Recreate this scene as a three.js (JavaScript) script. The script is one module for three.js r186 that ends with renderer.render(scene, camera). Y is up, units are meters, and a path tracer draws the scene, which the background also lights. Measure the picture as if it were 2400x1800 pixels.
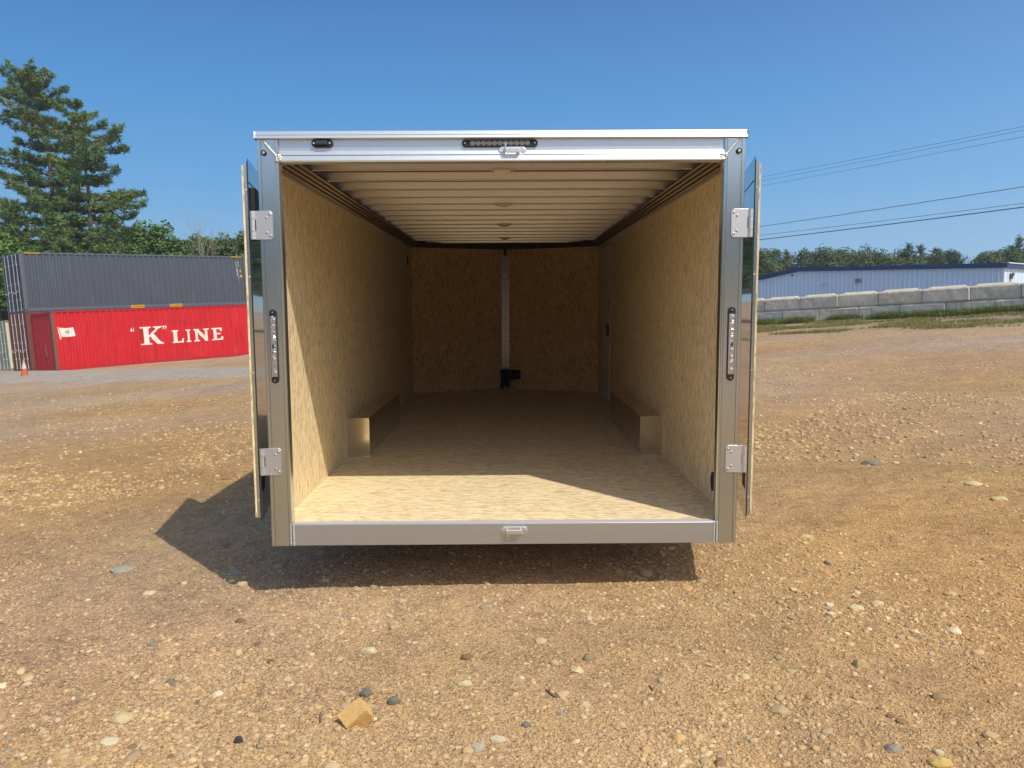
import * as THREE from 'three';
import { mergeGeometries } from 'three/addons/utils/BufferGeometryUtils.js';
import { RoundedBoxGeometry } from 'three/addons/geometries/RoundedBoxGeometry.js';
import { ImprovedNoise } from 'three/addons/math/ImprovedNoise.js';

// ---------------------------------------------------------------- camera, sky, sun, exposure
const scene = new THREE.Scene();
const renderer = new THREE.WebGLRenderer({ antialias: true });
renderer.setSize(1024, 768);
renderer.toneMapping = THREE.LinearToneMapping;
renderer.toneMappingExposure = 1.6;
renderer.shadowMap.enabled = true;
const camera = new THREE.PerspectiveCamera(53.13, 4 / 3, 0.05, 900);
camera.rotation.order = 'YXZ';
camera.position.set(0.0223, 1.64, 4.1757);
camera.rotation.set(-0.104662, -0.006078, -0.005434);
camera.updateMatrixWorld();

const SUN = new THREE.Vector3(0.525, 1, 0.625).normalize();      // towards the sun
{ // clear summer sky, computed by elevation, with a soft aureole round the sun; unseen sunward side lifted to brighten the trailer interior
  const W = 1024, H = 512, d = new Float32Array(W * H * 4);
  const stops = [[-90, .20, .19, .17], [-2, .30, .36, .42], [0, .219, .336, .453], [3, .166, .303, .457], [8, .091, .245, .453], [14, .051, .183, .402], [21, .026, .116, .310], [35, .028, .098, .25], [60, .030, .080, .185], [90, .027, .068, .155]];
  const v = new THREE.Vector3();
  for (let j = 0; j < H; j++) {
    const el = ((j + .5) / H - .5) * 180, e = el * Math.PI / 180;
    let k = 0; while (k < stops.length - 2 && stops[k + 1][0] < el) k++;
    const a = stops[k], b = stops[k + 1], t = Math.min(1, Math.max(0, (el - a[0]) / (b[0] - a[0]))), s = t;
    for (let i = 0; i < W; i++) {
      const az = ((i + .5) / W - .5) * 2 * Math.PI;
      v.set(Math.cos(e) * Math.cos(az), Math.sin(e), Math.cos(e) * Math.sin(az));
      const ang = Math.acos(Math.min(1, Math.max(-1, v.dot(SUN)))) * 180 / Math.PI;
      const side = .5 + .5 * Math.cos(az - Math.atan2(SUN.z, SUN.x)), g = 1.2 * Math.exp(-ang / 9) + .55 * Math.exp(-ang / 32) + (el > 0 ? .52 * side ** 3 * Math.exp(-el / 26) : .12 * side ** 3);
      const o = (j * W + i) * 4;
      for (let c = 0; c < 3; c++) d[o + c] = a[c + 1] + (b[c + 1] - a[c + 1]) * s + g * [1, .95, .86][c];
      d[o + 3] = 1;
    }
  }
  const t = new THREE.DataTexture(d, W, H, THREE.RGBAFormat, THREE.FloatType);
  t.mapping = THREE.EquirectangularReflectionMapping; t.magFilter = t.minFilter = THREE.LinearFilter; t.needsUpdate = true;
  scene.background = t; scene.environment = t;
}
const sun = new THREE.DirectionalLight(new THREE.Color(1, .925, .80), 2.05);
sun.position.copy(SUN).multiplyScalar(60); sun.target.position.set(0, 0, 0);
sun.castShadow = true; sun.shadow.mapSize.set(4096, 4096);
Object.assign(sun.shadow.camera, { left: -60, right: 60, top: 60, bottom: -60, near: 1, far: 200 });
scene.add(sun, sun.target);
scene.fog = new THREE.FogExp2(new THREE.Color(.62, .74, .86), .0007);  // thin summer haze

// ---------------------------------------------------------------- helpers
function rng(seed) { let a = seed >>> 0; return () => { a |= 0; a = a + 0x6D2B79F5 | 0; let t = Math.imul(a ^ a >>> 15, 1 | a); t = t + Math.imul(t ^ t >>> 7, 61 | t) ^ t; return ((t ^ t >>> 14) >>> 0) / 4294967296; }; }
const perlin = new ImprovedNoise();
const noise = (x, y, z = 0) => perlin.noise(x + 31.7, y + 11.3, z + 5.1);
const clamp = (x, a = 0, b = 1) => Math.min(b, Math.max(a, x));
const lerp = (a, b, t) => a + (b - a) * t;
const sstep = (a, b, x) => { const t = clamp((x - a) / (b - a)); return t * t * (3 - 2 * t); };
const V = (x, y, z) => new THREE.Vector3(x, y, z);
const count = {};
function numbered(n) { const k = count[n] = (count[n] ?? -1) + 1; return k ? `${n}_${String(k).padStart(3, '0')}` : n; }
function clean(g) { if (g.index) g = g.toNonIndexed(); for (const k of Object.keys(g.attributes)) if (!['position', 'normal', 'uv'].includes(k)) g.deleteAttribute(k); if (!g.attributes.uv) g.setAttribute('uv', new THREE.BufferAttribute(new Float32Array(g.attributes.position.count * 2), 2)); return g; }
const merge = (gs) => gs.length === 1 ? clean(gs[0]) : mergeGeometries(gs.map(clean));
function metreUV(g, grain = 'y') { // uv in metres from the face direction; grain is the axis that v follows
  g = clean(g); const p = g.attributes.position, n = g.attributes.normal, u = g.attributes.uv;
  for (let i = 0; i < p.count; i++) {
    const q = { x: p.getX(i), y: p.getY(i), z: p.getZ(i) }, a = { x: Math.abs(n.getX(i)), y: Math.abs(n.getY(i)), z: Math.abs(n.getZ(i)) };
    const skip = a.x > a.y && a.x > a.z ? 'x' : a.y > a.z ? 'y' : 'z';
    let axes = ['x', 'y', 'z'].filter((k) => k !== skip);
    if (axes[0] === grain) axes.reverse();
    u.setXY(i, q[axes[0]] + (skip === 'x' ? q.x * .37 : 0), q[axes[1]]);
  }
  return g;
}
function mesh(name, gs, mat, parent, extra) {
  const m = new THREE.Mesh(Array.isArray(gs) ? merge(gs) : gs, mat);
  m.name = parent && parent !== scene ? name : numbered(name); m.castShadow = m.receiveShadow = true;
  if (extra) Object.assign(m.userData, extra);
  (parent ?? scene).add(m); return m;
}
function thing(name, label, category, group, pos) {
  const o = new THREE.Group(); o.name = numbered(name); o.userData = { label, category }; if (group) o.userData.group = group;
  if (pos) o.position.copy(pos); scene.add(o); return o;
}
function tag(o, label, category, group, kind) { o.userData.label = label; if (category) o.userData.category = category; if (group) o.userData.group = group; if (kind) o.userData.kind = kind; return o; }
function sub(name, parent) { const o = new THREE.Group(); o.name = name; parent.add(o); return o; }
const bx = (x0, x1, y0, y1, z0, z1) => new THREE.BoxGeometry(Math.abs(x1 - x0), Math.abs(y1 - y0), Math.abs(z1 - z0)).translate((x0 + x1) / 2, (y0 + y1) / 2, (z0 + z1) / 2);
const rb = (x0, x1, y0, y1, z0, z1, r = .003, s = 2) => new RoundedBoxGeometry(Math.abs(x1 - x0), Math.abs(y1 - y0), Math.abs(z1 - z0), s, r).translate((x0 + x1) / 2, (y0 + y1) / 2, (z0 + z1) / 2);
const cyl = (r, h, x, y, z, axis = 'y', seg = 16, r2 = r) => { const g = new THREE.CylinderGeometry(r2, r, h, seg); if (axis === 'x') g.rotateZ(-Math.PI / 2); if (axis === 'z') g.rotateX(Math.PI / 2); return g.translate(x, y, z); };
function extr(pts, len, place) { // polygon pts [[a, b]...] extruded by len, then place(matrix basis)
  const s = new THREE.Shape(pts.map((p) => new THREE.Vector2(...p))); return clean(new THREE.ExtrudeGeometry(s, { depth: len, bevelEnabled: false }).applyMatrix4(place));
}
const basis = (x, y, z, o) => new THREE.Matrix4().makeBasis(x, y, z).setPosition(o);
function mirrorX(g) { g = clean(g.clone()); g.scale(-1, 1, 1); for (const k of Object.keys(g.attributes)) { const a = g.attributes[k], n = a.itemSize; for (let i = 0; i < a.count; i += 3) for (let c = 0; c < n; c++) { const t = a.array[(i + 1) * n + c]; a.array[(i + 1) * n + c] = a.array[(i + 2) * n + c]; a.array[(i + 2) * n + c] = t; } } return g; }
function tube(a, b, r, seg = 6, r2 = r) { const d = b.clone().sub(a), g = new THREE.CylinderGeometry(r2, r, d.length(), seg, 1); g.applyQuaternion(new THREE.Quaternion().setFromUnitVectors(V(0, 1, 0), d.clone().normalize())); return clean(g.translate((a.x + b.x) / 2, (a.y + b.y) / 2, (a.z + b.z) / 2)); }
const dirOf = (px, py) => V((px - 1200) / 1800, -(py - 900) / 1800, -1).applyQuaternion(camera.quaternion);
const at = (px, py, depth) => camera.position.clone().addScaledVector(dirOf(px, py), depth);          // photo pixel (2400 x 1800) and distance along the view
function terrain(x, z) {
  const ax = Math.abs(x), X = ax < 30 ? ax : 30 + 15 * Math.tanh((ax - 30) / 15), Z = Math.abs(z) < 60 ? z : Math.sign(z) * (60 + 20 * Math.tanh((Math.abs(z) - 60) / 20));
  let y = .08 * Math.sign(x) * X * X / (X + 4) + .0073 * Z;
  const far = sstep(2.5, 9, Math.hypot(x, z * .7));
  y += far * .035 * noise(x * .33, z * .33) + .012 * noise(x * .9, z * .9, 3) * (.4 + .6 * far);
  y += .36 * sstep(13, 27, -x) * sstep(18, 32, -z);
  const u = (x + 14) * .64 - (z + 38) * .768, w = (x + 14) * .768 + (z + 38) * .64;
  y += .16 * Math.exp(-(u * u) / 9 - (w - 1.6) * (w - 1.6) / .5) * (1 + .4 * noise(x * 1.5, z * 1.5));
  return y;
}
function ground(px, py) { const d = dirOf(px, py); let t0 = 1, t1 = 1; for (let i = 0; i < 4000; i++) { t1 = t0 + .02 * Math.max(1, t0 * .2); const p = camera.position.clone().addScaledVector(d, t1); if (p.y < terrain(p.x, p.z)) break; t0 = t1; } for (let i = 0; i < 20; i++) { const m = (t0 + t1) / 2, p = camera.position.clone().addScaledVector(d, m); if (p.y < terrain(p.x, p.z)) t1 = m; else t0 = m; } const p = camera.position.clone().addScaledVector(d, t1); p.y = terrain(p.x, p.z); return p; }
function dataTex(n, fn, srgb = false, m = n) { const d = new Uint8Array(n * m * 4); for (let j = 0; j < m; j++) for (let i = 0; i < n; i++) { const c = fn(i, j); const o = (j * n + i) * 4; if (typeof c === 'number') d[o] = d[o + 1] = d[o + 2] = clamp(c) * 255; else for (let k = 0; k < 3; k++) d[o + k] = (srgb ? Math.pow(clamp(c[k]), 1 / 2.2) : clamp(c[k])) * 255; d[o + 3] = 255; } const t = new THREE.DataTexture(d, n, m); t.wrapS = t.wrapT = THREE.RepeatWrapping; t.magFilter = THREE.LinearFilter; t.minFilter = THREE.LinearMipmapLinearFilter; t.generateMipmaps = true; if (srgb) t.colorSpace = THREE.SRGBColorSpace; t.needsUpdate = true; return t; }
function rep(t, w, h = w) { t.repeat.set(1 / w, 1 / h); return t; }
function canvasTex(w, h, draw) { const c = document.createElement('canvas'); c.width = w; c.height = h; draw(c.getContext('2d'), w, h); const t = new THREE.CanvasTexture(c); t.colorSpace = THREE.SRGBColorSpace; return t; }
function valueNoise(seed, n) { const r = rng(seed), g = new Float32Array(n * n).map(() => r()); return (x, y) => { const xi = Math.floor(x), yi = Math.floor(y), fx = x - xi, fy = y - yi, sx = fx * fx * (3 - 2 * fx), sy = fy * fy * (3 - 2 * fy), X0 = ((xi % n) + n) % n, X1 = (X0 + 1) % n, Y0 = ((yi % n) + n) % n, Y1 = (Y0 + 1) % n; return lerp(lerp(g[Y0 * n + X0], g[Y0 * n + X1], sx), lerp(g[Y1 * n + X0], g[Y1 * n + X1], sx), sy); }; } // tiles every n cells
const std = (c, o = {}) => new THREE.MeshStandardMaterial({ color: Array.isArray(c) ? new THREE.Color().setRGB(...c) : c, roughness: .8, ...o });
const phy = (c, o = {}) => new THREE.MeshPhysicalMaterial({ color: Array.isArray(c) ? new THREE.Color().setRGB(...c) : c, roughness: .5, ...o });

// ---------------------------------------------------------------- materials
function grainTexture(seed, flake) { // strand board: long thin strands; grain along v; 1.2 m tile
  const N = 1024, buf = new Float32Array(N * N * 3), r = rng(seed);
  const v1 = valueNoise(seed + 1, 8), v2 = valueNoise(seed + 2, 128);
  for (let j = 0; j < N; j++) for (let i = 0; i < N; i++) { const s = .93 + .10 * v1(i / N * 8, j / N * 8) + .06 * (v2(i / N * 128, j / N * 16) - .5); const o = (j * N + i) * 3; buf[o] = .96 * s; buf[o + 1] = .77 * s; buf[o + 2] = .485 * s; }
  const strands = flake ? 5200 : 9000;
  for (let k = 0; k < strands; k++) {
    const L = (flake ? 30 + r() * 70 : 18 + r() * 72), w = flake ? 3 + r() * 14 : 2 + r() * 8, a = (r() - .5) * (flake ? 1.5 : .16), cx = r() * N, cy = r() * N;
    const t = r(), q = t < .15 ? .50 + r() * .22 : t < .45 ? .76 + r() * .14 : .98 + r() * .22, hue = (r() - .5) * .10, op = .35 + r() * .5;
    const ca = Math.cos(a), sa = Math.sin(a);
    for (let y = -L / 2; y < L / 2; y++) { const ww = w * (1 - Math.pow(Math.abs(2 * y / L), 3)); for (let x = -ww / 2; x < ww / 2; x++) { const X = ((Math.round(cx + x * ca - y * sa)) % N + N) % N, Y = ((Math.round(cy + x * sa + y * ca)) % N + N) % N, o = (Y * N + X) * 3; buf[o] = lerp(buf[o], .93 * q * (1 + hue), op); buf[o + 1] = lerp(buf[o + 1], .755 * q, op); buf[o + 2] = lerp(buf[o + 2], .475 * q * (1 - hue * 2 - (q < .8 ? .12 : 0)), op); } }
  }
  for (let k = 0; k < (flake ? 500 : 850); k++) { const cx = r() * N, cy = r() * N, L = 26 + r() * 52, w = 3 + r() * 5, q = r() < .6 ? .62 + r() * .16 : 1.16, a = flake ? (r() - .5) * 1.4 : (r() - .5) * .2; for (let y = -L / 2; y < L / 2; y++) { const ww = w * (1 - Math.pow(Math.abs(2 * y / L), 2)); for (let x = -ww / 2; x < ww / 2; x++) { const o = ((((cy + y) | 0) + N) % N * N + (((cx + x + a * y) | 0) + N) % N) * 3; buf[o] = Math.min(.99, buf[o] * q * (q < 1 ? 1.03 : 1)); buf[o + 1] *= q; buf[o + 2] *= q * (q < 1 ? .94 : 1); } } }
  for (let k = 0; k < (flake ? 260 : 430); k++) { const cx = r() * N, cy = r() * N, L = 4 + r() * 24, w = 1 + r() * 2.2; for (let y = 0; y < L; y++) for (let x = 0; x < w; x++) { const o = ((((cy + y) | 0) % N) * N + (((cx + x) | 0) % N)) * 3; for (let c = 0; c < 3; c++) buf[o + c] *= .40; } }
  return rep(dataTex(N, (i, j) => { const o = (j * N + i) * 3; return [buf[o], buf[o + 1], buf[o + 2]]; }, true), 1.2);
}
const boardMap = grainTexture(11, false), flakeMap = grainTexture(23, true);
const M = {};
M.board = std([1, 1, 1], { map: boardMap, roughness: .72 });
M.flake = std([.94, .76, .54], { map: flakeMap, roughness: .7 });
M.boardEdge = std([1.0, 1.0, .95], { map: boardMap, roughness: .85 });
const brushed = (() => { const v = valueNoise(5, 256), w = valueNoise(6, 32); return rep(dataTex(256, (i, j) => .88 + .05 * (v(i, j / 64) - .5) + .08 * (w(i / 8, j / 8) - .5)), .12, .6); })();
const metal = (c, rough, o = {}) => std(c, { metalness: .82, roughness: rough, roughnessMap: brushed, ...o });
M.alu = metal([.62, .665, .66], .23, { metalness: .93 });
M.aluBright = metal([.77, .82, .85], .42);
M.sill = metal([.60, .635, .66], .40);
M.aluCast = std([.80, .80, .79], { metalness: .9, roughness: .45 });
M.boxAlu = metal([.74, .68, .60], .13, { metalness: 1 });
M.weld = std([.72, .71, .69], { metalness: .9, roughness: .55 });
M.chrome = std([.88, .88, .88], { metalness: 1, roughness: .14 });
M.steel = std([.55, .54, .52], { metalness: .9, roughness: .4 });
M.black = std([.018, .018, .020], { roughness: .5 });
M.rubber = std([.022, .022, .022], { roughness: .85 });
M.skin = phy([.045, .047, .050], { roughness: .25, clearcoat: 1, clearcoatRoughness: .04 });
M.bow = std([.74, .72, .69], { metalness: .8, roughness: .30 }); M.bowLip = std([.80, .77, .71], { metalness: .5, roughness: .4 });
M.shadedRoofSheet = std([.24, .17, .115], { roughness: .7 });  // dark brown carries the shade of the gaps between the bows
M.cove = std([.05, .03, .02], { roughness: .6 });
M.doorPanel = std([.80, .77, .72], { roughness: .55 });
M.lensGrey = phy([.20, .19, .20], { roughness: .18, clearcoat: 1 });
M.lensSilver = std([.80, .79, .82], { metalness: 1, roughness: .20 });
M.cream = std([.72, .66, .50], { roughness: .6 });
M.diamond = metal([.34, .32, .29], .25, { bumpMap: rep(dataTex(128, (i, j) => { const a = (i % 64 < 32) !== (j % 64 < 32) ? 1 : -1, x = (i % 32) - 16, y = (j % 32) - 16, u = (x + a * y) * .707, w = (x - a * y) * .707; return Math.max(0, 1 - (u * u) / 14 - (w * w) / 150); }), .09), bumpScale: .008 });

// ---------------------------------------------------------------- ground
const tint = (x, z) => { // broad changes of soil colour: sandy, reddish, greyer; worn into the ground itself
  const n1 = noise(x * .22, z * .22, 7), n2 = noise(x * .7, z * .7, 9), n3 = noise(x * 2.1, z * 2.1, 4);
  const red = clamp(.30 + 1.1 * noise(x * .3 + 4, z * .26, 2) + (x > 1.6 ? .35 * sstep(1.6, 3, x) * (1 - sstep(7, 14, x)) : 0)) * .5;
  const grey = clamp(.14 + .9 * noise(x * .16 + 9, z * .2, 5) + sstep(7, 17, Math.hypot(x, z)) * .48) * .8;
  const wu = (x - 12.94) * .69 + (z + 34.4) * .724, wd = -(x - 12.94) * .724 + (z + 34.4) * .69, olive = wd > -1 && wd < 14 && wu > -12 ? clamp(.75 + .9 * noise(x * .5, z * .5, 21) - Math.abs(wd - 4) * .13) : 0;
  let b = 1 + .12 * n1 + .11 * n2 + .08 * n3;
  let track = 0; for (const [cx, cz, R, w] of [[9.5, 3.5, 6.9, .16], [9.5, 3.5, 8.6, .16], [-12, 6, 11.2, .15], [-12, 6, 9.4, .15], [6, -16, 13.5, .2], [6, -16, 15.2, .2]]) { const d = (Math.hypot(x - cx, z - cz) - R + .12 * noise(x * .4, z * .4)) / w; if (Math.abs(d) < 1.6) track += Math.exp(-d * d * 1.4) * (.6 + .6 * noise(x * 1.1, z * 1.1, 15)); }
  b *= 1 - .13 * track;
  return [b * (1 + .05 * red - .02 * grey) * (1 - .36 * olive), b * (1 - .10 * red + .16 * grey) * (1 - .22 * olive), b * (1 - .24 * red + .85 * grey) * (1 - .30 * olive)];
};
{
  const N = 2048, T = 4.2;                      // 4.2 m tile
  const h = new Float32Array(N * N), r = rng(77);
  const a = valueNoise(101, 16), b = valueNoise(102, 64), c = valueNoise(103, 256), d = valueNoise(104, 512);
  const col = new Float32Array(N * N * 3), mask = new Float32Array(N * N);
  for (let j = 0; j < N; j++) for (let i = 0; i < N; i++) {
    const u = i / N, w = j / N, k = j * N + i, big = a(u * 16, w * 16), mid = b(u * 64, w * 64), fine = c(u * 256, w * 256), grit = d(u * 512, w * 512), px = r();
    mask[k] = clamp((big - .5) * 1.6 + (mid - .5) * .8 + .5);
    h[k] = .10 * mid + .22 * fine + .30 * grit + .18 * px;
    const s = .84 + .16 * (big - .5) + .26 * (mid - .5) + .34 * (fine - .5) + .42 * (grit - .5) + .30 * (px - .5);
    col[k * 3] = .545 * s; col[k * 3 + 1] = .348 * s; col[k * 3 + 2] = .160 * s * (1 - .12 * (big - .5));
  }
  for (let q = 0; q < 60000; q++) {             // sand grains and grit of 3 to 12 mm
    const cx = r() * N | 0, cy = r() * N | 0; if (mask[cy * N + cx] < .35 * r()) continue;
    const R = .8 + 2.6 * Math.pow(r(), 3), e = .55 + .45 * r(), an = r() * 3.14, ca = Math.cos(an), sa = Math.sin(an), L = .85 + .75 * r(), g = r() < .22 ? .7 : .25 * r(), B = Math.ceil(R);
    for (let y = -B; y <= B; y++) for (let x = -B; x <= B; x++) { const p = (x * ca + y * sa) / R, s = (y * ca - x * sa) / R / e, l = p * p + s * s; if (l > 1) continue; const k = ((cy + y + N) % N) * N + ((cx + x + N) % N); h[k] = .45 + .5 * Math.sqrt(1 - l); const t = .8; col[k * 3] = lerp(col[k * 3], .46 * L, t); col[k * 3 + 1] = lerp(col[k * 3 + 1], lerp(.31, .39, g) * L, t); col[k * 3 + 2] = lerp(col[k * 3 + 2], lerp(.13, .28, g) * L, t); }
  }
  const map = rep(dataTex(N, (i, j) => { const k = (j * N + i) * 3; return [col[k], col[k + 1], col[k + 2]]; }, true), T);
  const bump = rep(dataTex(N, (i, j) => h[j * N + i]), T);
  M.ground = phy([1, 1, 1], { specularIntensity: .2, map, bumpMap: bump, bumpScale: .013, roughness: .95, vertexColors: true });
  M.road = phy([.88, 1.18, 2.05], { specularIntensity: .2, map, bumpMap: bump, bumpScale: .006, roughness: .95 });
  const axis = (near, step, grow, far) => { const s = [0]; let d = step; while (s[s.length - 1] < far) { const l = s[s.length - 1]; if (l > near) d *= grow; s.push(l + d); } return s; };
  const X = axis(4.5, .04, 1.045, 420), xs = [...X.slice(1).reverse().map((v) => -v), ...X];
  const zb = axis(4.2, .04, 1.045, 420), zs = [...zb.slice(1).reverse().map((v) => -v), ...zb].filter((v) => v < 6 || v === zb[zb.length - 1] || Math.round(zb.indexOf(v)) % 3 === 0);
  const nx = xs.length, nz = zs.length, P = new Float32Array(nx * nz * 3), U = new Float32Array(nx * nz * 2), C = new Float32Array(nx * nz * 3), I = [];
  for (let j = 0; j < nz; j++) for (let i = 0; i < nx; i++) {
    const k = j * nx + i, x = xs[i], z = zs[j], near = 1 - sstep(6, 14, Math.hypot(x, z));
    let y = terrain(x, z) + near * (.007 * noise(x * 5, z * 5, 1) + .004 * noise(x * 13, z * 13, 6));
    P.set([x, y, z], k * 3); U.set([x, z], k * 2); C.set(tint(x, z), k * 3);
    if (i < nx - 1 && j < nz - 1) I.push(k, k + nx, k + 1, k + 1, k + nx, k + nx + 1);
  }
  const g = new THREE.BufferGeometry();
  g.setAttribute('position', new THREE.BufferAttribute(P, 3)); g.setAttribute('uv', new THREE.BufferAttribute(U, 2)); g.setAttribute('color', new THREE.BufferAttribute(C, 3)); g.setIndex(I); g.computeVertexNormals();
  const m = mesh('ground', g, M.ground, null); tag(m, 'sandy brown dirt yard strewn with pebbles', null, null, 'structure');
}
{ // worn grey gravel track in front of the containers
  const n = 70, P = [], U = [], I = [];
  for (let i = 0; i <= n; i++) {
    const px = -500 + i * 1500 / n, y0 = lerp(906, 878, clamp((px + 100) / 900)) + 6 * noise(px * .011, 1) + 2.5 * noise(px * .05, 3), y1 = lerp(868, 858, clamp((px - 50) / 600)) - 1.5 * noise(px * .02, 6);
    const a = ground(px, y0), b = ground(px, y1);
    for (let j = 0; j <= 8; j++) { const x = lerp(a.x, b.x, j / 8), z = lerp(a.z, b.z, j / 8); P.push(x, terrain(x, z) + (j < 1 || j > 7 ? -.06 : .035), z); U.push(x, z); if (i < n && j < 8) { const k = i * 9 + j; I.push(k, k + 9, k + 1, k + 1, k + 9, k + 10); } }
  }
  const g = new THREE.BufferGeometry(); g.setAttribute('position', new THREE.Float32BufferAttribute(P, 3)); g.setAttribute('uv', new THREE.Float32BufferAttribute(U, 2)); g.setIndex(I); g.computeVertexNormals();
  tag(mesh('gravel_road', g, M.road, null), 'pale grey gravel track running past the stacked containers', null, null, 'structure');
}

// ---------------------------------------------------------------- cargo trailer
const trailer = thing('cargo_trailer', 'silver framed enclosed cargo trailer with both rear doors swung wide open', 'trailer');
const Y0 = .30;                                  // underside of the sill above the ground
const up = (g) => g.translate(0, Y0, 0);
const part = (name, gs, mat, extra) => mesh(name, up(merge([].concat(gs))), mat, trailer, extra);
const both = (f) => { f((g) => clean(g), 1); f((g) => mirrorX(g), -1); };
const W2 = 1.295, IW = 1.265, NZ = -6.32, NTIP = -6.92, FLOOR = .118, WTOP = 2.10, LIP = 2.155, ROOF = 2.236;
const alongX = (x0) => basis(V(0, 0, 1), V(0, 1, 0), V(-1, 0, 0), V(x0, 0, 0)); // profile (z, y), extruded towards -x from x0
// rear posts: outer strip, groove, face, rounded inner lip
both((f, s) => {
  const pf = [[1.180, -.06], [1.180, -.008], [1.183, -.003], [1.188, 0], [1.195, .0005], [1.198, -.0035], [1.201, -.0005], [1.262, .0005], [1.271, .0005], [1.2725, -.004], [1.2745, -.004], [1.276, .001], [1.293, .001], [1.295, -.002], [1.295, -.06]];
  const g = extr(pf.map(([x, z]) => [x, -z]), 2.2075, basis(V(1, 0, 0), V(0, 0, -1), V(0, 1, 0), V(0, 0, 0)));
  part('rear_post', metreUV(f(g)), M.alu);
});
{ // header beam with sloping ledges
  const pf = [[-.06, 2.208], [-.06, 2.089], [.008, 2.089], [.013, 2.092], [.0135, 2.096], [.004, 2.121], [-.004, 2.1225], [-.004, 2.1245], [.006, 2.1255], [-.002, 2.146], [-.010, 2.150], [-.010, 2.208]];
  part('header_beam', metreUV(extr(pf, 2.358, alongX(1.179)), 'x'), M.aluBright);
  const tf = [[-.12, 2.2085], [.016, 2.2085], [.018, 2.211], [.013, 2.2245], [.0095, 2.2255], [.0095, 2.2275], [.0125, 2.2285], [.007, 2.247], [.002, 2.2505], [-.12, 2.2505]];
  part('roof_trim', metreUV(extr(tf, 2.60, alongX(1.30)), 'x'), M.aluBright);
  both((f) => part('trim_cap', f(rb(1.3005, 1.3035, 2.203, 2.252, -.115, .02, .0012)), M.alu));
  const sf = [[-.06, .0005], [-.004, .0005], [0, .003], [.0015, .078], [.0012, .0795], [.0012, .081], [.0015, .0825], [.0015, .119], [-.001, .1215], [-.004, .1215], [-.06, .1215]];
  part('sill_beam', metreUV(extr(sf, 2.358, alongX(1.179)), 'x'), M.sill);
  part('sill_plate', metreUV(rb(-1.178, 1.178, .1217, .1247, -.052, -.006, .001), 'x'), std([.56, .52, .50], { metalness: 0, roughness: .6 }));
  both((f, s) => { // weld beads
    const r = rng(s + 40), top = [], low = [];
    for (let i = 0; i < 34; i++) { const t = i / 33; top.push(new THREE.IcosahedronGeometry(.0050 + .0022 * r(), 1).translate(lerp(1.262, 1.186, t) + .004 * (r() - .5), lerp(2.203, 2.113, t) + .004 * (r() - .5), .002)); }
    for (let i = 0; i < 18; i++) top.push(new THREE.IcosahedronGeometry(.006 + .004 * r(), 1).translate(1.182 + .03 * (r() - .6), 2.108 + .028 * (r() - .5), .006));
    for (let i = 0; i < 60; i++) low.push(new THREE.IcosahedronGeometry(.0035 + .0016 * r(), 1).translate(1.1795 + (i % 2 ? .0075 : -.0075) + .0022 * (r() - .5), .004 + i * .0020, .0015));
    part('weld_bead', f(merge(top)), M.weld); part('weld_bead', f(merge(low)), M.weld);
  });
}
// shell
both((f) => {
  part('side_skin', f(bx(1.285, 1.2945, .0, 2.21, -.0605, NZ)), M.skin);
  part('interior_wall', metreUV(f(bx(IW, 1.284, .10, WTOP, -.0605, NZ)), 'y'), M.board);
  part('wall_trim', f(bx(1.2585, IW - .0005, WTOP - .022, WTOP, -.061, NZ)), M.steel);
  part('floor_trim', f(bx(1.2625, IW - .0005, FLOOR + .001, FLOOR + .006, -.07, NZ)), M.cream);
  const quad = (x0, z0, x1, z1, y0, y1, th) => { const L = Math.hypot(x1 - x0, z1 - z0); return bx(0, L, y0, y1, -th, 0).applyMatrix4(new THREE.Matrix4().makeBasis(V((x1 - x0) / L, 0, (z1 - z0) / L), V(0, 1, 0), V(-(z1 - z0) / L, 0, (x1 - x0) / L)).setPosition(x0, 0, z0)); };
  const nose = quad(0, NTIP, IW - .0005, NZ, .10, WTOP, .014); const nu = clean(nose);
  { const p = nu.attributes.position, u = nu.attributes.uv; for (let i = 0; i < p.count; i++) u.setXY(i, p.getX(i) * 1.1 + .3, p.getY(i)); }
  part('nose_panel', f(nu), M.flake);
  part('nose_skin', f(quad(0, NTIP - .05, 1.2945, NZ - .003, 0, 2.21, .008)), M.skin);
});
{ const g = bx(-IW, IW, .06, FLOOR, -.05, NTIP + .02); const c = metreUV(g, 'x'); part('floor_panel', c, M.board); }
part('roof_skin', extr([[-1.294, .10], [-1.294, -NZ], [0, -NTIP + .04], [1.294, -NZ], [1.294, .10]], .012, basis(V(1, 0, 0), V(0, 0, -1), V(0, 1, 0), V(0, ROOF, 0))), M.shadedRoofSheet);
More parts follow.
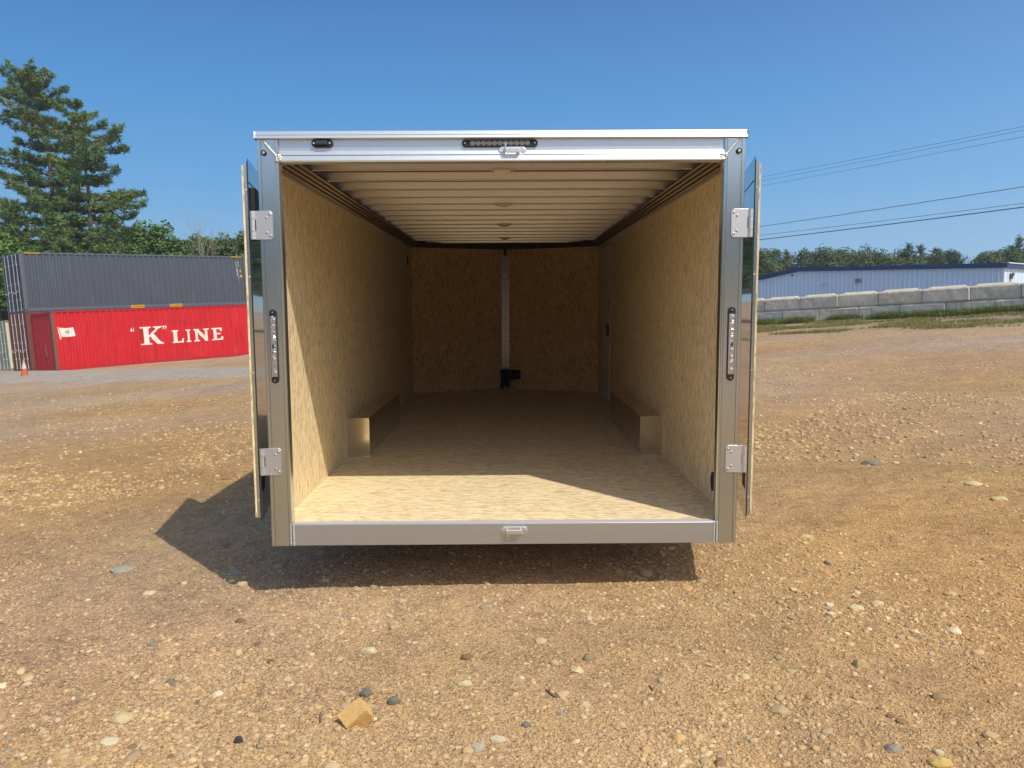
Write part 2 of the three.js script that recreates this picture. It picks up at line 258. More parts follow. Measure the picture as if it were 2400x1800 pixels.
// roof bows: web, top flange and bright bottom lip
for (let k = -1; k < 15; k++) {
  const z = -.661 - .4105 * k, half = z < NZ + .1 ? Math.min(1.25, 1.25 * (z - NTIP) / (NZ - NTIP)) : 1.25; if (half < .2) continue;
  const pf = [[z - .003, LIP + .0065], [z, LIP + .0065], [z + .009, LIP + .056], [z - .030, LIP + .058], [z - .030, LIP + .054], [z + .005, LIP + .052]].map(([a, b]) => [a, b]);
  part('roof_bow', extr(pf.reverse(), half * 2, alongX(half)), M.bow);
  part('bow_lip', extr([[z - .004, LIP], [z - .004, LIP + .006], [z + .010, LIP + .006], [z + .0125, LIP + .0045], [z + .0125, LIP + .0015], [z + .010, LIP]].reverse(), half * 2, alongX(half)), M.bowLip);
}
for (const z of [-.664, -2.303, -3.945, -5.587]) { // shallow dome lights under the bows
  const lamp = sub('ceiling_light', trailer);
  mesh('light_base', up(rb(-.072, .072, LIP - .006, LIP + .001, z - .022, z + .04, .003)), M.bow, lamp);
  const d = new THREE.SphereGeometry(1, 20, 8, 0, 6.3, Math.PI / 2, Math.PI / 2); d.scale(.056, .018, .026); d.translate(0, LIP - .0055, z + .010);
  mesh('light_lens', up(clean(d)), phy([.62, .58, .50], { roughness: .25 }), lamp);
}
// perforated cove strips between walls and ceiling
{
  const louvers = (A, B, width, drop, rows, pitch, inward) => { // A, B along the wall top; strip rises inward
    const L = A.distanceTo(B), d = B.clone().sub(A).normalize(), c = inward.clone().multiplyScalar(width).add(V(0, drop, 0)), w = c.length(); c.normalize(); const n = V().crossVectors(d, c).normalize(); if (n.y > 0) n.negate();
    const mat = new THREE.Matrix4().makeBasis(d, V().crossVectors(n, d), n.clone()).setPosition(A); const cc = V().crossVectors(n, d); const sgn = Math.sign(cc.dot(c));
    const base = bx(0, L, 0, sgn * w, -.003, 0).applyMatrix4(mat);
    const g = new THREE.BufferGeometry(), P = [];
    for (let i = 0; i < L / pitch - 1; i++) for (let j = 0; j < rows; j++) {
      const u = (i + .5 + (j % 2) * .5) * pitch, v = sgn * (j + .5) / rows * w, a = pitch * .20, b = w / rows * .30, h = .011;
      const q = [[u - a, v - b, .0004], [u + a, v - b, .0004], [u + a * .2, v, h], [u + a, v + b, .0004], [u - a, v + b, .0004]];
      for (const t of [[0, 1, 2], [2, 3, 4], [0, 2, 4], [1, 3, 2]]) for (const k of t) P.push(...q[k]);
    }
    g.setAttribute('position', new THREE.Float32BufferAttribute(P, 3)); g.computeVertexNormals(); g.applyMatrix4(mat);
    return [base, g];
  };
  const lm = std([.26, .185, .13], { metalness: .55, roughness: .38, side: THREE.DoubleSide });
  for (const s of [1, -1]) {
    const [b, g] = louvers(V(s * (IW - .001), WTOP, -.061), V(s * (IW - .001), WTOP, NZ), .098, .056, 4, .040, V(-s, 0, 0));
    part('cove_strip', b, M.cove); const p = part('cove_louver', g, lm); p.userData.kind = 'stuff';
    const n0 = V(s * (IW - .02), WTOP, NZ + .005), n1 = V(0, WTOP, NTIP + .02), dd = n1.clone().sub(n0).normalize(), inn = V(dd.z, 0, -dd.x); if (inn.z < 0) inn.negate();
    const [b2, g2] = louvers(n0, n1, .09, .06, 5, .02, inn); part('cove_strip', b2, M.cove); const p2 = part('cove_louver', g2, lm); p2.userData.kind = 'stuff';
  }
}
// aluminium wheel boxes
both((f, s) => {
  const r = rng(9 + s), z0 = -1.925, z1 = -3.70, g = new THREE.BoxGeometry(.173, .312, 1.775, 6, 6, 6).translate(IW - .0875, FLOOR + .157, (z0 + z1) / 2), p = g.attributes.position;
  part('wheel_box', metreUV(f(g), 'y'), M.boxAlu);
  part('box_flange', f(merge([bx(IW - .178, IW - .001, FLOOR + .001, FLOOR + .004, z0, z0 + .014), bx(IW - .178, IW - .174, FLOOR + .004, FLOOR + .313, z0 - .002, z0 + .003)])), M.alu);
});
{ // diamond plate strip at the nose and the black jack cover at its foot
  part('nose_strip', metreUV(bx(-.052, .053, .145, 2.02, NTIP + .021, NTIP + .026)), M.diamond);
  { const P = [], z0 = NTIP + .0262; for (let j = 0; j < 62; j++) for (let i = 0; i < 4; i++) { const x = -.052 + (i + .5 + (j % 2) * .5 - .25) * .0262, y = .165 + j * .030, a = (i + j) % 2 ? .85 : -.85, c = Math.cos(a), s2 = Math.sin(a), L = .0155, w = .0062, h = .0035, q = (u, v) => [x + u * c - v * s2, y + u * s2 + v * c]; if (x > .045) continue; const A = q(-L, 0), B = q(0, -w), C = q(L, 0), D = q(0, w); for (const [p1, p2] of [[A, B], [B, C], [C, D], [D, A]]) P.push(...p1, z0, ...p2, z0, x, y, z0 + h); } const g = new THREE.BufferGeometry(); g.setAttribute('position', new THREE.Float32BufferAttribute(P, 3)); g.computeVertexNormals(); part('tread_pattern', g, std([.88, .86, .82], { metalness: .9, roughness: .22 }), { kind: 'stuff' }); }
  part('nose_post', bx(-.02, .02, 2.02, 2.12, NTIP + .02, NTIP + .04), M.cove);
  const w = sub('winch', trailer);
  mesh('winch_body', up(rb(-.075, .055, .16, .395, NTIP + .03, NTIP + .15, .012)), M.rubber, w);
  mesh('winch_drum', up(cyl(.072, .17, .128, .322, NTIP + .10, 'x', 20, .060)), M.rubber, w);
  mesh('winch_foot', up(rb(-.08, -.035, FLOOR + .002, .17, NTIP + .03, NTIP + .13, .006)), M.rubber, w); mesh('winch_foot', up(rb(.03, .05, FLOOR + .002, .17, NTIP + .03, NTIP + .1, .004)), M.rubber, w);
}
{ // side entry door near the nose on the right
  const d = sub('side_door', trailer), x = IW;
  mesh('door_gap', up(merge([bx(x - .003, x - .0005, .125, 2.06, -5.895, -5.870), bx(x - .003, x - .0005, 2.045, 2.06, -5.8695, -5.15), bx(x - .003, x - .0005, .122, .131, -5.8695, -5.05)])), M.black, d);
  mesh('door_leaf', up(bx(x - .0055, x - .0005, .1315, 2.0445, -5.869, -5.10)), M.doorPanel, d);
  mesh('door_latch', up(rb(x - .030, x - .006, .945, 1.075, -5.21, -5.15, .004)), M.black, d);
  mesh('handle', up(rb(x - .036, x - .031, .985, 1.035, -5.19, -5.17, .002)), M.steel, d);
  mesh('hook', up(bx(x - .012, x - .006, 1.23, 1.38, -5.14, -5.13)), M.black, d);
  const c = new THREE.CylinderGeometry(.058, .058, .008, 24).rotateZ(Math.PI / 2); c.scale(1, 1, .62); c.translate(x - .0045, .262, -.375);
  part('floor_vent', clean(c), M.rubber);
  part('wall_switch', rb(-x + .001, -x + .012, 1.84, 1.96, -5.90, -5.86, .003), M.black);
}
// lamps on the rear frame
function capsule(w, h, d, x, y, z, horiz = true) { const R = h / 2, s = new THREE.Shape(); const q = w / 2 - R; s.absarc(-q, 0, R, Math.PI / 2, Math.PI * 1.5); s.absarc(q, 0, R, -Math.PI / 2, Math.PI / 2); const g = new THREE.ExtrudeGeometry(s, { depth: d - .004, bevelEnabled: true, bevelSize: .002, bevelThickness: .002, bevelSegments: 2, curveSegments: 12 }); if (!horiz) g.rotateZ(Math.PI / 2); return clean(g.translate(x, y, z + .002)); }
function lightBar(horiz, x, y, z, n, bulb) {
  const o = sub('light_bar', trailer), L = .398, Hh = horiz ? .036 : .035;
  mesh('housing', up(capsule(L, Hh, .010, x, y, z, horiz)), M.black, o);
  const pitch = L * (horiz ? .80 : .81) / n;
  if (!horiz) mesh('lens_cover', up(horiz ? bx(0, 1, 0, 1, 0, 1) : rb(x - .0165, x + .0165, y - L * .415, y + L * .405, z + .010, z + .0125, .001)), M.lensSilver, o);
  for (let i = 0; i < n; i++) {
    const q = (i - (n - 1) / 2) * pitch, cx = horiz ? x + q : x, cy = horiz ? y : y + q;
    if (horiz) { const d = new THREE.LatheGeometry([[0, .0042], [.0022, .0042], [.0026, .0016], [.0045, .0014], [.0065, .003], [.0112, .0028], [.0146, 0]].map((p) => new THREE.Vector2(...p)), 20).rotateX(Math.PI / 2).translate(cx, cy, z + .011); mesh('lamp_lens', up(clean(d)), M.lensGrey, o); }
    else { const d = new THREE.IcosahedronGeometry(.0145, 0); d.rotateX(i * .7); d.rotateY(i * 1.3); d.scale(1.02, 1.12, .36); d.translate(cx, cy, z + .0125); const e = new THREE.IcosahedronGeometry(.008, 0).rotateX(i).scale(1, .6, .6).translate(cx + .004 * (i % 2 ? 1 : -1), cy + pitch * .5, z + .013); mesh('lamp_lens', up(merge([d, e])), M.lensSilver, o); }
  }
  for (const s of [-1, 1]) mesh('screw', up(cyl(.0045, .004, horiz ? x + s * (L / 2 - .014) : x, horiz ? y : y + s * (L / 2 - .014), z + .0125, 'z', 10)), M.steel, o);
  if (!horiz) mesh('figure_mark', up(merge([new THREE.TorusGeometry(.0055, .002, 6, 14).translate(x, y + .0055, z + .019), new THREE.TorusGeometry(.0055, .002, 6, 14).translate(x, y - .0055, z + .019)])), M.black, o);
}
lightBar(true, -.010, 2.184, -.0097, 11);
lightBar(false, -1.241, 1.114, .0007, 9);
lightBar(false, 1.241, 1.114, .0007, 9);
{
  const o = sub('marker_lamp', trailer);
  mesh('housing', up(capsule(.108, .036, .016, -.949, 2.186, -.0097)), M.black, o);
  mesh('lamp_lens', up(rb(-.980, -.918, 2.176, 2.199, .006, .022, .004)), phy([.02, .02, .022], { roughness: .08, clearcoat: 1 }), o);
  for (const s of [-1, 1]) mesh('screw', up(cyl(.005, .004, -.949 + s * .042, 2.186, .008, 'z', 10)), M.chrome, o);
  for (const y of [2.142, .080]) { // door bolt keepers
    const k = sub('bolt_keeper', trailer), x = .056, flip = y > 1 ? 1 : -1, zb = y > 1 ? -.003 : .0017;
    mesh('keeper_plate', up(capsule(.146, .040, .006, x, y, zb)), M.aluCast, k);
    mesh('keeper_bar', up(merge([rb(x - .045, x + .040, y - .012, y + .012, zb + .026, zb + .034, .003), rb(x - .045, x - .036, y - .012, y + .012, zb + .006, zb + .028, .002), rb(x + .031, x + .040, y - .012, y + .012, zb + .006, zb + .028, .002)])), M.aluCast, k);
    mesh('keeper_pin', up(cyl(.0045, .040, x - .036, y + flip * .018, zb + .036, 'y', 10)), M.chrome, k);
    for (const s of [-1, 1]) mesh('screw', up(merge([cyl(.008, .004, x + s * .060, y, zb + .008, 'z', 12), cyl(.0045, .003, x + s * .060, y, zb + .011, 'z', 6)])), M.chrome, k);
  }
}
both((f, s) => { // rubber door stops, hinges
  const o = sub('door_stop', trailer);
  mesh('rubber_ring', f(up(cyl(.0145, .010, 1.258, 2.137, .005, 'z', 20))), M.rubber, o);
  mesh('screw', f(up(clean(new THREE.SphereGeometry(.0085, 14, 8).scale(1, 1, .5).translate(1.258, 2.137, .0105)))), M.chrome, o);
  for (const yc of [1.761, .479]) {
    const h = sub('hinge', trailer), H = .148;
    const sh = new THREE.Shape(); const c = .012, x0 = 1.226, x1 = 1.318, y0 = yc - H / 2, y1 = yc + H / 2;
    sh.moveTo(x0 + c, y0); sh.lineTo(x1, y0); sh.lineTo(x1, y0 + .040); sh.lineTo(x1 - .008, y0 + .046); sh.lineTo(x1 - .008, y1 - .046); sh.lineTo(x1, y1 - .040); sh.lineTo(x1, y1); sh.lineTo(x0 + c, y1); sh.lineTo(x0, y1 - c); sh.lineTo(x0, y0 + c); sh.lineTo(x0 + c, y0);
    mesh('hinge_plate', f(up(clean(new THREE.ExtrudeGeometry(sh, { depth: .005, bevelEnabled: true, bevelSize: .0012, bevelThickness: .0012, bevelSegments: 2 }).translate(0, 0, .003)))), M.aluCast, h);
    const kx = 1.3285, kz = .008;
    for (const [a, b] of [[y0, y0 + .039], [y0 + .041, y1 - .041], [y1 - .039, y1]]) mesh('knuckle', f(up(cyl(.0128, b - a, kx, (a + b) / 2, kz, 'y', 18))), M.aluCast, h);
    mesh('hinge_leaf', f(up(rb(kx + .004, kx + .016, y0 + .042, y1 - .042, kz - .045, kz - .006, .002))), M.aluCast, h);
    for (const t of [-1, 1]) for (const [dx, dy] of [[.0115, .056], [.029, .039]]) mesh('screw', f(up(clean(new THREE.SphereGeometry(.0072, 12, 8).scale(1, 1, .55).translate(x0 + dx, yc + t * dy, .0095)))), M.steel, h);
  }
});
// rear doors folded back along the sides
both((f, s) => {
  const d = sub('rear_door', trailer); d.position.set(s * 1.346, Y0, 0); d.rotation.y = -s * .190;
  const L = 1.19, put = (name, gs, mat) => mesh(name, f(merge([].concat(gs))), mat, d);
  put('door_skin', bx(0, .0028, .137, 2.111, -.002, -L), M.skin);
  put('door_seal', bx(.003, .0075, .152, 2.095, -.004, -L), M.rubber);
  put('door_frame', bx(.0078, .0238, .160, 2.082, -.012, -L), M.alu);
  put('door_board', metreUV(bx(.0242, .0342, .165, 2.076, -.010, -L), 'y'), M.boardEdge);
  for (const y of [1.95, 1.49, .97, .26]) mesh('screw', f(merge([cyl(.006, .004, .014, y, -.0105, 'z', 10)])), M.aluCast, d);
  const st = std([.55, .54, .52], { map: canvasTex(128, 256, (c, w, h) => { c.fillStyle = '#3b3a36'; c.fillRect(0, 0, w, h); c.fillStyle = '#8f8a7c'; for (let i = 0; i < 7; i++) c.fillRect(12, 20 + i * 24, w - 24 - (i % 3) * 20, 6); c.fillStyle = '#7a1d20'; c.fillRect(0, h - 46, w, 46); }), roughness: .5 });
  const pl = new THREE.PlaneGeometry(.15, .22).rotateY(-Math.PI / 2).translate(-.0008, .40, -.13); mesh('sticker', f(clean(pl)), st, d);
  mesh('skin_seam', f(bx(-.0022, -.0003, 1.986, 1.990, -.01, -L)), M.black, d);
  if (s < 0) mesh('reflection_box', f(rb(-.030, -.0005, 1.70, 1.965, -.035, -.30, .004)), M.black, d);  // black box standing in for a dark reflection in the door skin
});
// running gear under the floor
both((f) => { for (const z of [-2.38, -3.24]) { const w = sub('wheel', trailer); mesh('tyre', f(clean(new THREE.TorusGeometry(.245, .078, 14, 40).rotateY(Math.PI / 2).translate(1.182, .322, z))), M.rubber, w); mesh('rim', f(merge([cyl(.20, .12, 1.182, .322, z, 'x', 28), cyl(.06, .15, 1.185, .322, z, 'x', 16)])), M.aluCast, w); } });
part('axle', [cyl(.035, 2.1, 0, .0, -2.38, 'x'), cyl(.035, 2.1, 0, .0, -3.24, 'x')], M.steel);
part('frame_rail', [bx(-1.02, -.95, -.02, .05, -.07, NZ), bx(.95, 1.02, -.02, .05, -.07, NZ), ...Array.from({ length: 15 }, (_, i) => bx(-.945, .945, .0, .05, -.3 - i * .41, -.35 - i * .41))], M.steel);
part('tow_tongue', [bx(-.04, .04, -.04, .05, NTIP - .06, NTIP - 1.3), cyl(.04, .66, 0, .0, NTIP - 1.0, 'y')], M.black);

// ---------------------------------------------------------------- shipping containers
const CX = V(.640, .025, -.768), CY = V(-.056, .998, -.014), CZ = V().crossVectors(CX, CY).normalize(); CX.normalize(); CY.crossVectors(CZ, CX).normalize();
const CM = new THREE.Matrix4().makeBasis(CX, CY, CZ), CL = 12.19, CD = 2.438;
const grayAt = V(-23.493, 1.3646, -33.642), shift = (p, x, y, z) => p.clone().addScaledVector(CX, x).addScaledVector(CY, y).addScaledVector(CZ, z);
function corrugated(L, H, period, depth, x0 = 0, y0 = 0) { // faces +z, runs along x, uv 0..1 over the panel
  const P = [], U = [], seg = [.36, .14, .32, .18]; let x = 0, k = 0; const pts = [[0, 0]];
  while (x < L - 1e-4) { const dx = Math.min(period * seg[k % 4], L - x); x += dx; const lvl = [0, 1, 1, 0][k % 4]; pts.push([x, lvl * -depth]); k++; }
  for (let i = 0; i < pts.length - 1; i++) { const [a, za] = pts[i], [b, zb] = pts[i + 1]; for (const [px, pz, py] of [[a, za, 0], [b, zb, 0], [b, zb, H], [a, za, 0], [b, zb, H], [a, za, H]]) { P.push(x0 + px, y0 + py, pz); U.push(px / L, py / H); } }
  const g = new THREE.BufferGeometry(); g.setAttribute('position', new THREE.Float32BufferAttribute(P, 3)); g.setAttribute('uv', new THREE.Float32BufferAttribute(U, 2)); g.computeVertexNormals(); return g;
}
const paintWear = (c, w, h, seed, col, n) => { const r = rng(seed); for (let i = 0; i < n; i++) { const x = r() * w, y = h * (1 - Math.pow(r(), 2.5) * .5), l = 2 + r() * 12; c.fillStyle = `rgba(${col},${.05 + r() * .3})`; c.fillRect(x, y - l * .3, 1 + r() * 9, 1 + r() * 3.5); if (r() < .3) c.fillRect(x, y, 1 + r() * 1.5, l * 2.2); } for (let i = 0; i < n * .5; i++) { c.fillStyle = `rgba(255,255,255,${r() * .03})`; c.fillRect(r() * w, r() * h, 4 + r() * 60, 40 + r() * 200); c.fillStyle = `rgba(0,0,0,${r() * .04})`; c.fillRect(r() * w, r() * h, 4 + r() * 40, 30 + r() * 160); } };
function container(label, pos, H, paint, o) {
  const c = thing('shipping_container', label, 'container', null, pos); c.quaternion.setFromRotationMatrix(CM);
  const body = std(paint, { roughness: .55 }), frame = std(o.frame ?? paint, { roughness: .6 }), put = (n, g, m, p = c) => mesh(n, merge([].concat(g)), m, p);
  const sideMat = o.side ? std([1, 1, 1], { map: o.side, roughness: .5 }) : body;
  mesh('side_panel', corrugated(CL - .30, H - .26, .292, .048, .15, .17).translate(0, 0, -.012), sideMat, c);
  put('side_panel', bx(.15, CL - .15, .17, H - .09, -CD + .02, -CD + .05), body);
  put('bottom_rail', rb(.165, CL - .165, .01, .168, -.07, -.001, .006), body);
  put('top_rail', rb(.165, CL - .165, H - .088, H - .012, -.07, -.001, .006), body);
  put('roof_panel', bx(.10, CL - .10, H - .05, H - .03, -CD + .06, -.075), body);
  for (const [x, z] of [[0, 0], [CL, 0], [0, -CD], [CL, -CD]]) {
    const sx = x ? -1 : 1, sz = z ? 1 : -1, post = put('corner_post', rb(x + sx * .002, x + sx * .15, .12, H - .12, z + sz * .002, z + sz * .15, .008), z && o.farPost ? body : frame);
    for (const y of [0, H - .119]) put('corner_casting', rb(x, x + sx * .178, y, y + .118, z, z + sz * .162, .01), frame, c);
    for (const y of [.06, H - .06]) put('casting_hole', merge([cyl(.032, .006, x + sx * .085, y, z - sz * .0005, 'z', 14).scale(1, 1, 1), cyl(.032, .006, x - sx * .0005, y, z + sz * .08, 'x', 14)]), M.black);
  }
  put('floor', bx(.05, CL - .05, .10, .16, -CD + .06, -.075), M.black);
  if (o.end === 'wall') {
    const g = corrugated(CD - .30, H - .26, .25, .065).rotateY(-Math.PI / 2).translate(.02, .15, -CD + .15); put('end_wall', g, body);
    put('end_sill', rb(.004, .08, .01, .14, -CD + .165, -.165, .006), body); put('end_header', rb(.004, .08, H - .11, H - .01, -CD + .165, -.165, .006), body);
  } else {
    put('end_sill', rb(.004, .12, .01, .13, -CD + .165, -.165, .006), frame); put('end_header', rb(.004, .12, H - .12, H - .01, -CD + .165, -.165, .006), frame);
    for (const k of [0, 1]) {
      const z0 = -.155 - k * 1.066, z1 = z0 - 1.06, d = sub('door_leaf', c); mesh('door_panel', merge([bx(.035, .07, .14, H - .13, z0, z1), ...[.16, .70, 1.22, 1.75, H - .24].map((y) => rb(.022, .036, y, y + .10, z0 - .03, z1 + .03, .004)), ...Array.from({ length: 4 }, (_, i) => bx(.028, .036, .42 + i * .53, .62 + i * .53, z0 - .1, z1 + .1))]), std(o.door ?? paint, { roughness: .5 }), d);
      for (const q of [.26, .72]) {
        const z = lerp(z0, z1, q), rodm = o.rod ?? M.steel; mesh('lock_rod', merge([cyl(.017, H - .16, -.002, H / 2, z, 'y', 10), rb(-.02, .02, .07, .15, z - .03, z + .03, .004), rb(-.02, .02, H - .15, H - .07, z - .03, z + .03, .004)]), rodm, d);
        for (const y of [.55, 1.35, H - .62]) mesh('rod_bracket', rb(-.024, .021, y, y + .07, z - .045, z + .045, .005), rodm, d);
        mesh('handle', merge([rb(-.034, -.012, q < .5 ? 1.02 : .92, q < .5 ? 1.05 : .95, z - .30, z, .004), rb(-.034, -.012, .95, 1.05, z - .30, z - .27, .004)]), rodm, d);
      }
    }
    for (let i = 0; i < 4; i++) put('door_hinge', rb(-.004, .03, .35 + i * .68, .47 + i * .68, -.165, -.03, .004), frame);
    if (o.plate) { const m = std([1, 1, 1], { map: o.plate, roughness: .5 }); put('marking', new THREE.PlaneGeometry(.95, H - .5).rotateY(-Math.PI / 2).translate(.0205, H / 2, -.155 - .62), m); }
  }
  return c;
}
const serif = (c, t, x0, x1, yb, cap, bold = 'bold') => { c.save(); c.font = `${bold} 200px serif`; const w = c.measureText(t).width || 140; c.translate(x0, yb); c.scale((x1 - x0) / w, cap / 136); c.fillText(t, 0, 0); if (t.length && 'LINE'.includes(t)) { c.lineWidth = 4; c.strokeStyle = c.fillStyle; c.strokeText(t, 0, 0); } c.restore(); };
const kSide = canvasTex(2048, 452, (c, w, h) => {
  c.fillStyle = '#cc1219'; c.fillRect(0, 0, w, h); paintWear(c, w, h, 5, '48,12,12', 900);
  const r = rng(3); for (let i = 0; i < 220; i++) { c.fillStyle = `rgba(50,12,14,${r() * .16})`; c.fillRect(940 + r() * 330, 95 + r() * 62, 3 + r() * 16, 2 + r() * 9); }
  c.fillStyle = '#ece4d8'; const X = (m) => (m - .15) / 11.89 * w, Yt = (f) => (f * 2.896 - .09) / 2.636 * h;
  const kb = Yt(.655), kc = Yt(.655) - Yt(.35), lb = Yt(.652), lc = Yt(.652) - Yt(.437);
  serif(c, 'K', X(4.06), X(5.30), kb, kc); 
  const L = [['L', 5.74, 6.40], ['I', 6.52, 6.82], ['N', 6.94, 7.86], ['E', 7.98, 8.68]]; for (const [t, a, b] of L) serif(c, t, X(a), X(b), lb, lc);
  serif(c, '\u201C', X(3.60), X(3.86), Yt(.345) + kc * .5, kc * .5); serif(c, '\u201D', X(5.27), X(5.52), Yt(.335) + kc * .5, kc * .5);
  const fx = X(.24), fx1 = X(1.02), fy = Yt(.275), fy1 = Yt(.435); // pennant with a round emblem
  c.beginPath(); c.moveTo(fx + 16, fy); c.quadraticCurveTo(fx + 70, fy + 12, fx1 - 10, fy + 2); c.lineTo(fx1, fy1 - 6); c.quadraticCurveTo(fx + 90, fy1 + 4, fx + 26, fy1 - 4); c.closePath(); c.fill(); c.beginPath(); c.moveTo(fx, fy - 6); c.lineTo(fx + 9, fy - 6); c.lineTo(fx + 26, fy1 + 16); c.lineTo(fx + 16, fy1 + 16); c.closePath(); c.fill();
  c.strokeStyle = 'rgba(140,90,60,.55)'; c.lineWidth = 2.4; const ex = (fx + fx1) / 2 + 8, ey = (fy + fy1) / 2; c.beginPath(); c.arc(ex, ey, 15, 0, 7); c.stroke(); for (let i = 0; i < 6; i++) { c.beginPath(); c.arc(ex + 7 * Math.cos(i * 1.047), ey + 7 * Math.sin(i * 1.047), 6, 0, 7); c.stroke(); }
});
const gSide = canvasTex(2048, 452, (c, w, h) => {
  c.fillStyle = '#4d545d'; c.fillRect(0, 0, w, h); paintWear(c, w, h, 8, '30,30,36', 90); c.fillStyle = '#d8d8d6';
  const r = rng(6); for (const [x, a, b] of [[1962, 40, 190], [1992, 34, 96], [1975, 120, 262]]) for (let y = a; y < b; y += 11) c.fillRect(x + (y - a) * .04, y, 7, 4 + r() * 5);
  c.fillStyle = '#d9a90f'; c.fillRect(2004, 122, 12, 26); c.beginPath(); c.moveTo(2012, 168); c.lineTo(2030, 200); c.lineTo(1996, 200); c.fill();
  c.fillStyle = '#33353b'; for (let i = 0; i < 6; i++) c.fillRect(150 + i * 330, 6, 9, 12);
});
const plateTex = (bg, fg, accent) => canvasTex(256, 640, (c, w, h) => { c.fillStyle = bg; c.fillRect(0, 0, w, h); c.fillStyle = fg; const r = rng(44); for (const [y, n, x] of [[30, 3, 130], [70, 2, 140], [230, 5, 150], [290, 3, 150], [360, 2, 170]]) for (let i = 0; i < n; i++) c.fillRect(x + r() * 12, y + i * 16, 30 + r() * 44, 8); c.fillStyle = accent; c.fillRect(18, 320, 64, 40); });
const kline = container('bright red container with white lettering, rusty corner posts, at ground level', shift(grayAt, .20, -2.896 - .10, 2.50), 2.896, [.42, .013, .018], { end: 'wall', side: kSide, frame: [.20, .075, .045], farPost: true });
mesh('yellow_label', new THREE.PlaneGeometry(.12, .46).rotateY(-Math.PI / 2).translate(.0, 1.02, -.98), std([1, 1, 1], { map: canvasTex(64, 256, (c, w, h) => { c.fillStyle = '#d8a413'; c.fillRect(0, 0, w, h); c.fillStyle = '#2a1c10'; for (let i = 0; i < 7; i++) c.fillRect(18, 22 + i * 31, 28, 18); }) }), kline);
mesh('support_block', bx(3.6, 3.85, -.26, .0, -.5, -.06), std([.42, .38, .32]), kline);
container('maroon container with pale lock rods underneath the dark grey one', shift(grayAt, 0, -2.896, 0), 2.894, [.20, .055, .048], { end: 'doors', frame: [.18, .06, .045], rod: std([.62, .56, .52], { roughness: .5 }), plate: plateTex('#5a2620', '#a49a92', '#a9781d') });
const gray = container('dark grey container stacked on top, with yellow and black striped corners', grayAt.clone(), 2.896, [.10, .118, .16], { end: 'doors', side: gSide, frame: [.11, .12, .14], door: [.045, .055, .07], rod: std([.60, .62, .66], { metalness: .5, roughness: .4 }), plate: plateTex('#2b3038', '#8b929c', '#a9842a') });  // same paint on the doors, darkened to carry the shade of that end
{
  const hz = std([1, 1, 1], { map: canvasTex(256, 32, (c, w, h) => { c.fillStyle = '#17171a'; c.fillRect(0, 0, w, h); c.fillStyle = '#e3bb2b'; for (let i = -1; i < 9; i++) { c.beginPath(); c.moveTo(i * 32, h); c.lineTo(i * 32 + 16, h); c.lineTo(i * 32 + 32, 0); c.lineTo(i * 32 + 16, 0); c.fill(); } }) });
  for (const x of [.25, CL - .95]) mesh('striped_marking', rb(x, x + .70, 2.896 - .085, 2.896 - .008, -.01, .003, .001), hz, gray);
  const yl = std([1, 1, 1], { map: canvasTex(256, 64, (c, w, h) => { c.fillStyle = '#e0a916'; c.fillRect(0, 0, w, h); c.fillStyle = '#3a2a10'; const r = rng(2); for (let i = 0; i < 9; i++) c.fillRect(14 + i * 26, 16, 14 + r() * 8, 20); c.fillRect(10, 46, 236, 5); }) });
  for (const x of [5.1, 7.25]) mesh('yellow_label', new THREE.PlaneGeometry(.72, .15).translate(x + .36, .085, .003), yl, gray);
}
container('pale olive grey container with a cream corner post at the far left edge', shift(grayAt, -.10, -2.896, -2.60), 2.58, [.36, .37, .31], { end: 'doors', frame: [.36, .36, .30], rod: std([.50, .56, .52], { roughness: .5 }), plate: plateTex('#8f907f', '#6d6f63', '#83857a') }).children.filter((m) => m.name === 'corner_post')[0].material = M.cream;
container('dark green container further back, half hidden behind the pale one', shift(grayAt, 14, -3.6, -16), 2.591, [.055, .075, .06], { end: 'doors' });

// ---------------------------------------------------------------- traffic cone
{
  const p = ground(58, 882), c = thing('traffic_cone', 'faded orange traffic cone with a pale collar in front of the maroon doors', 'traffic cone', null, p);
  const om = std([.58, .13, .045], { roughness: .6 }), wm = std([.66, .60, .52], { roughness: .5 });
  mesh('cone_base', rb(-.19, .19, 0, .035, -.19, .19, .01), om, c);
  const seg = (y0, y1) => { const r = (y) => lerp(.145, .028, (y - .035) / .70); return cyl(r(y0), y1 - y0, 0, (y0 + y1) / 2, 0, 'y', 24, r(y1)); };
  mesh('cone_body', seg(.035, .34), om, c); mesh('cone_collar', seg(.3405, .56), wm, c); mesh('cone_tip', seg(.5605, .735), std([.60, .32, .22], { roughness: .6 }), c);
}

// ---------------------------------------------------------------- retaining wall of concrete blocks
const WX = V(.688, .0524, .724).normalize(), WZ = V(-.724, 0, .688).normalize(), WY = V().crossVectors(WZ, WX).normalize(); WZ.crossVectors(WX, WY);
const WO = V(12.943, 1.171, -34.393), WM = new THREE.Matrix4().makeBasis(WX, WY, WZ);
const concrete = (() => { const a = valueNoise(61, 16), b = valueNoise(62, 64), c = valueNoise(63, 128), r = rng(64); return rep(dataTex(512, (i, j) => { const s = .86 + .22 * (a(i / 32, j / 32) - .5) + .16 * (b(i / 8, j / 24) - .5) + .12 * (c(i / 4, j / 4) - .5) + .05 * r(); return [.76 * s, .69 * s, .575 * s]; }, true), 1.7); })();
const concreteBump = (() => { const b = valueNoise(72, 64), c = valueNoise(73, 128); return rep(dataTex(512, (i, j) => .4 * b(i / 8, j / 8) + .4 * c(i / 4, j / 4)), 1.7); })();
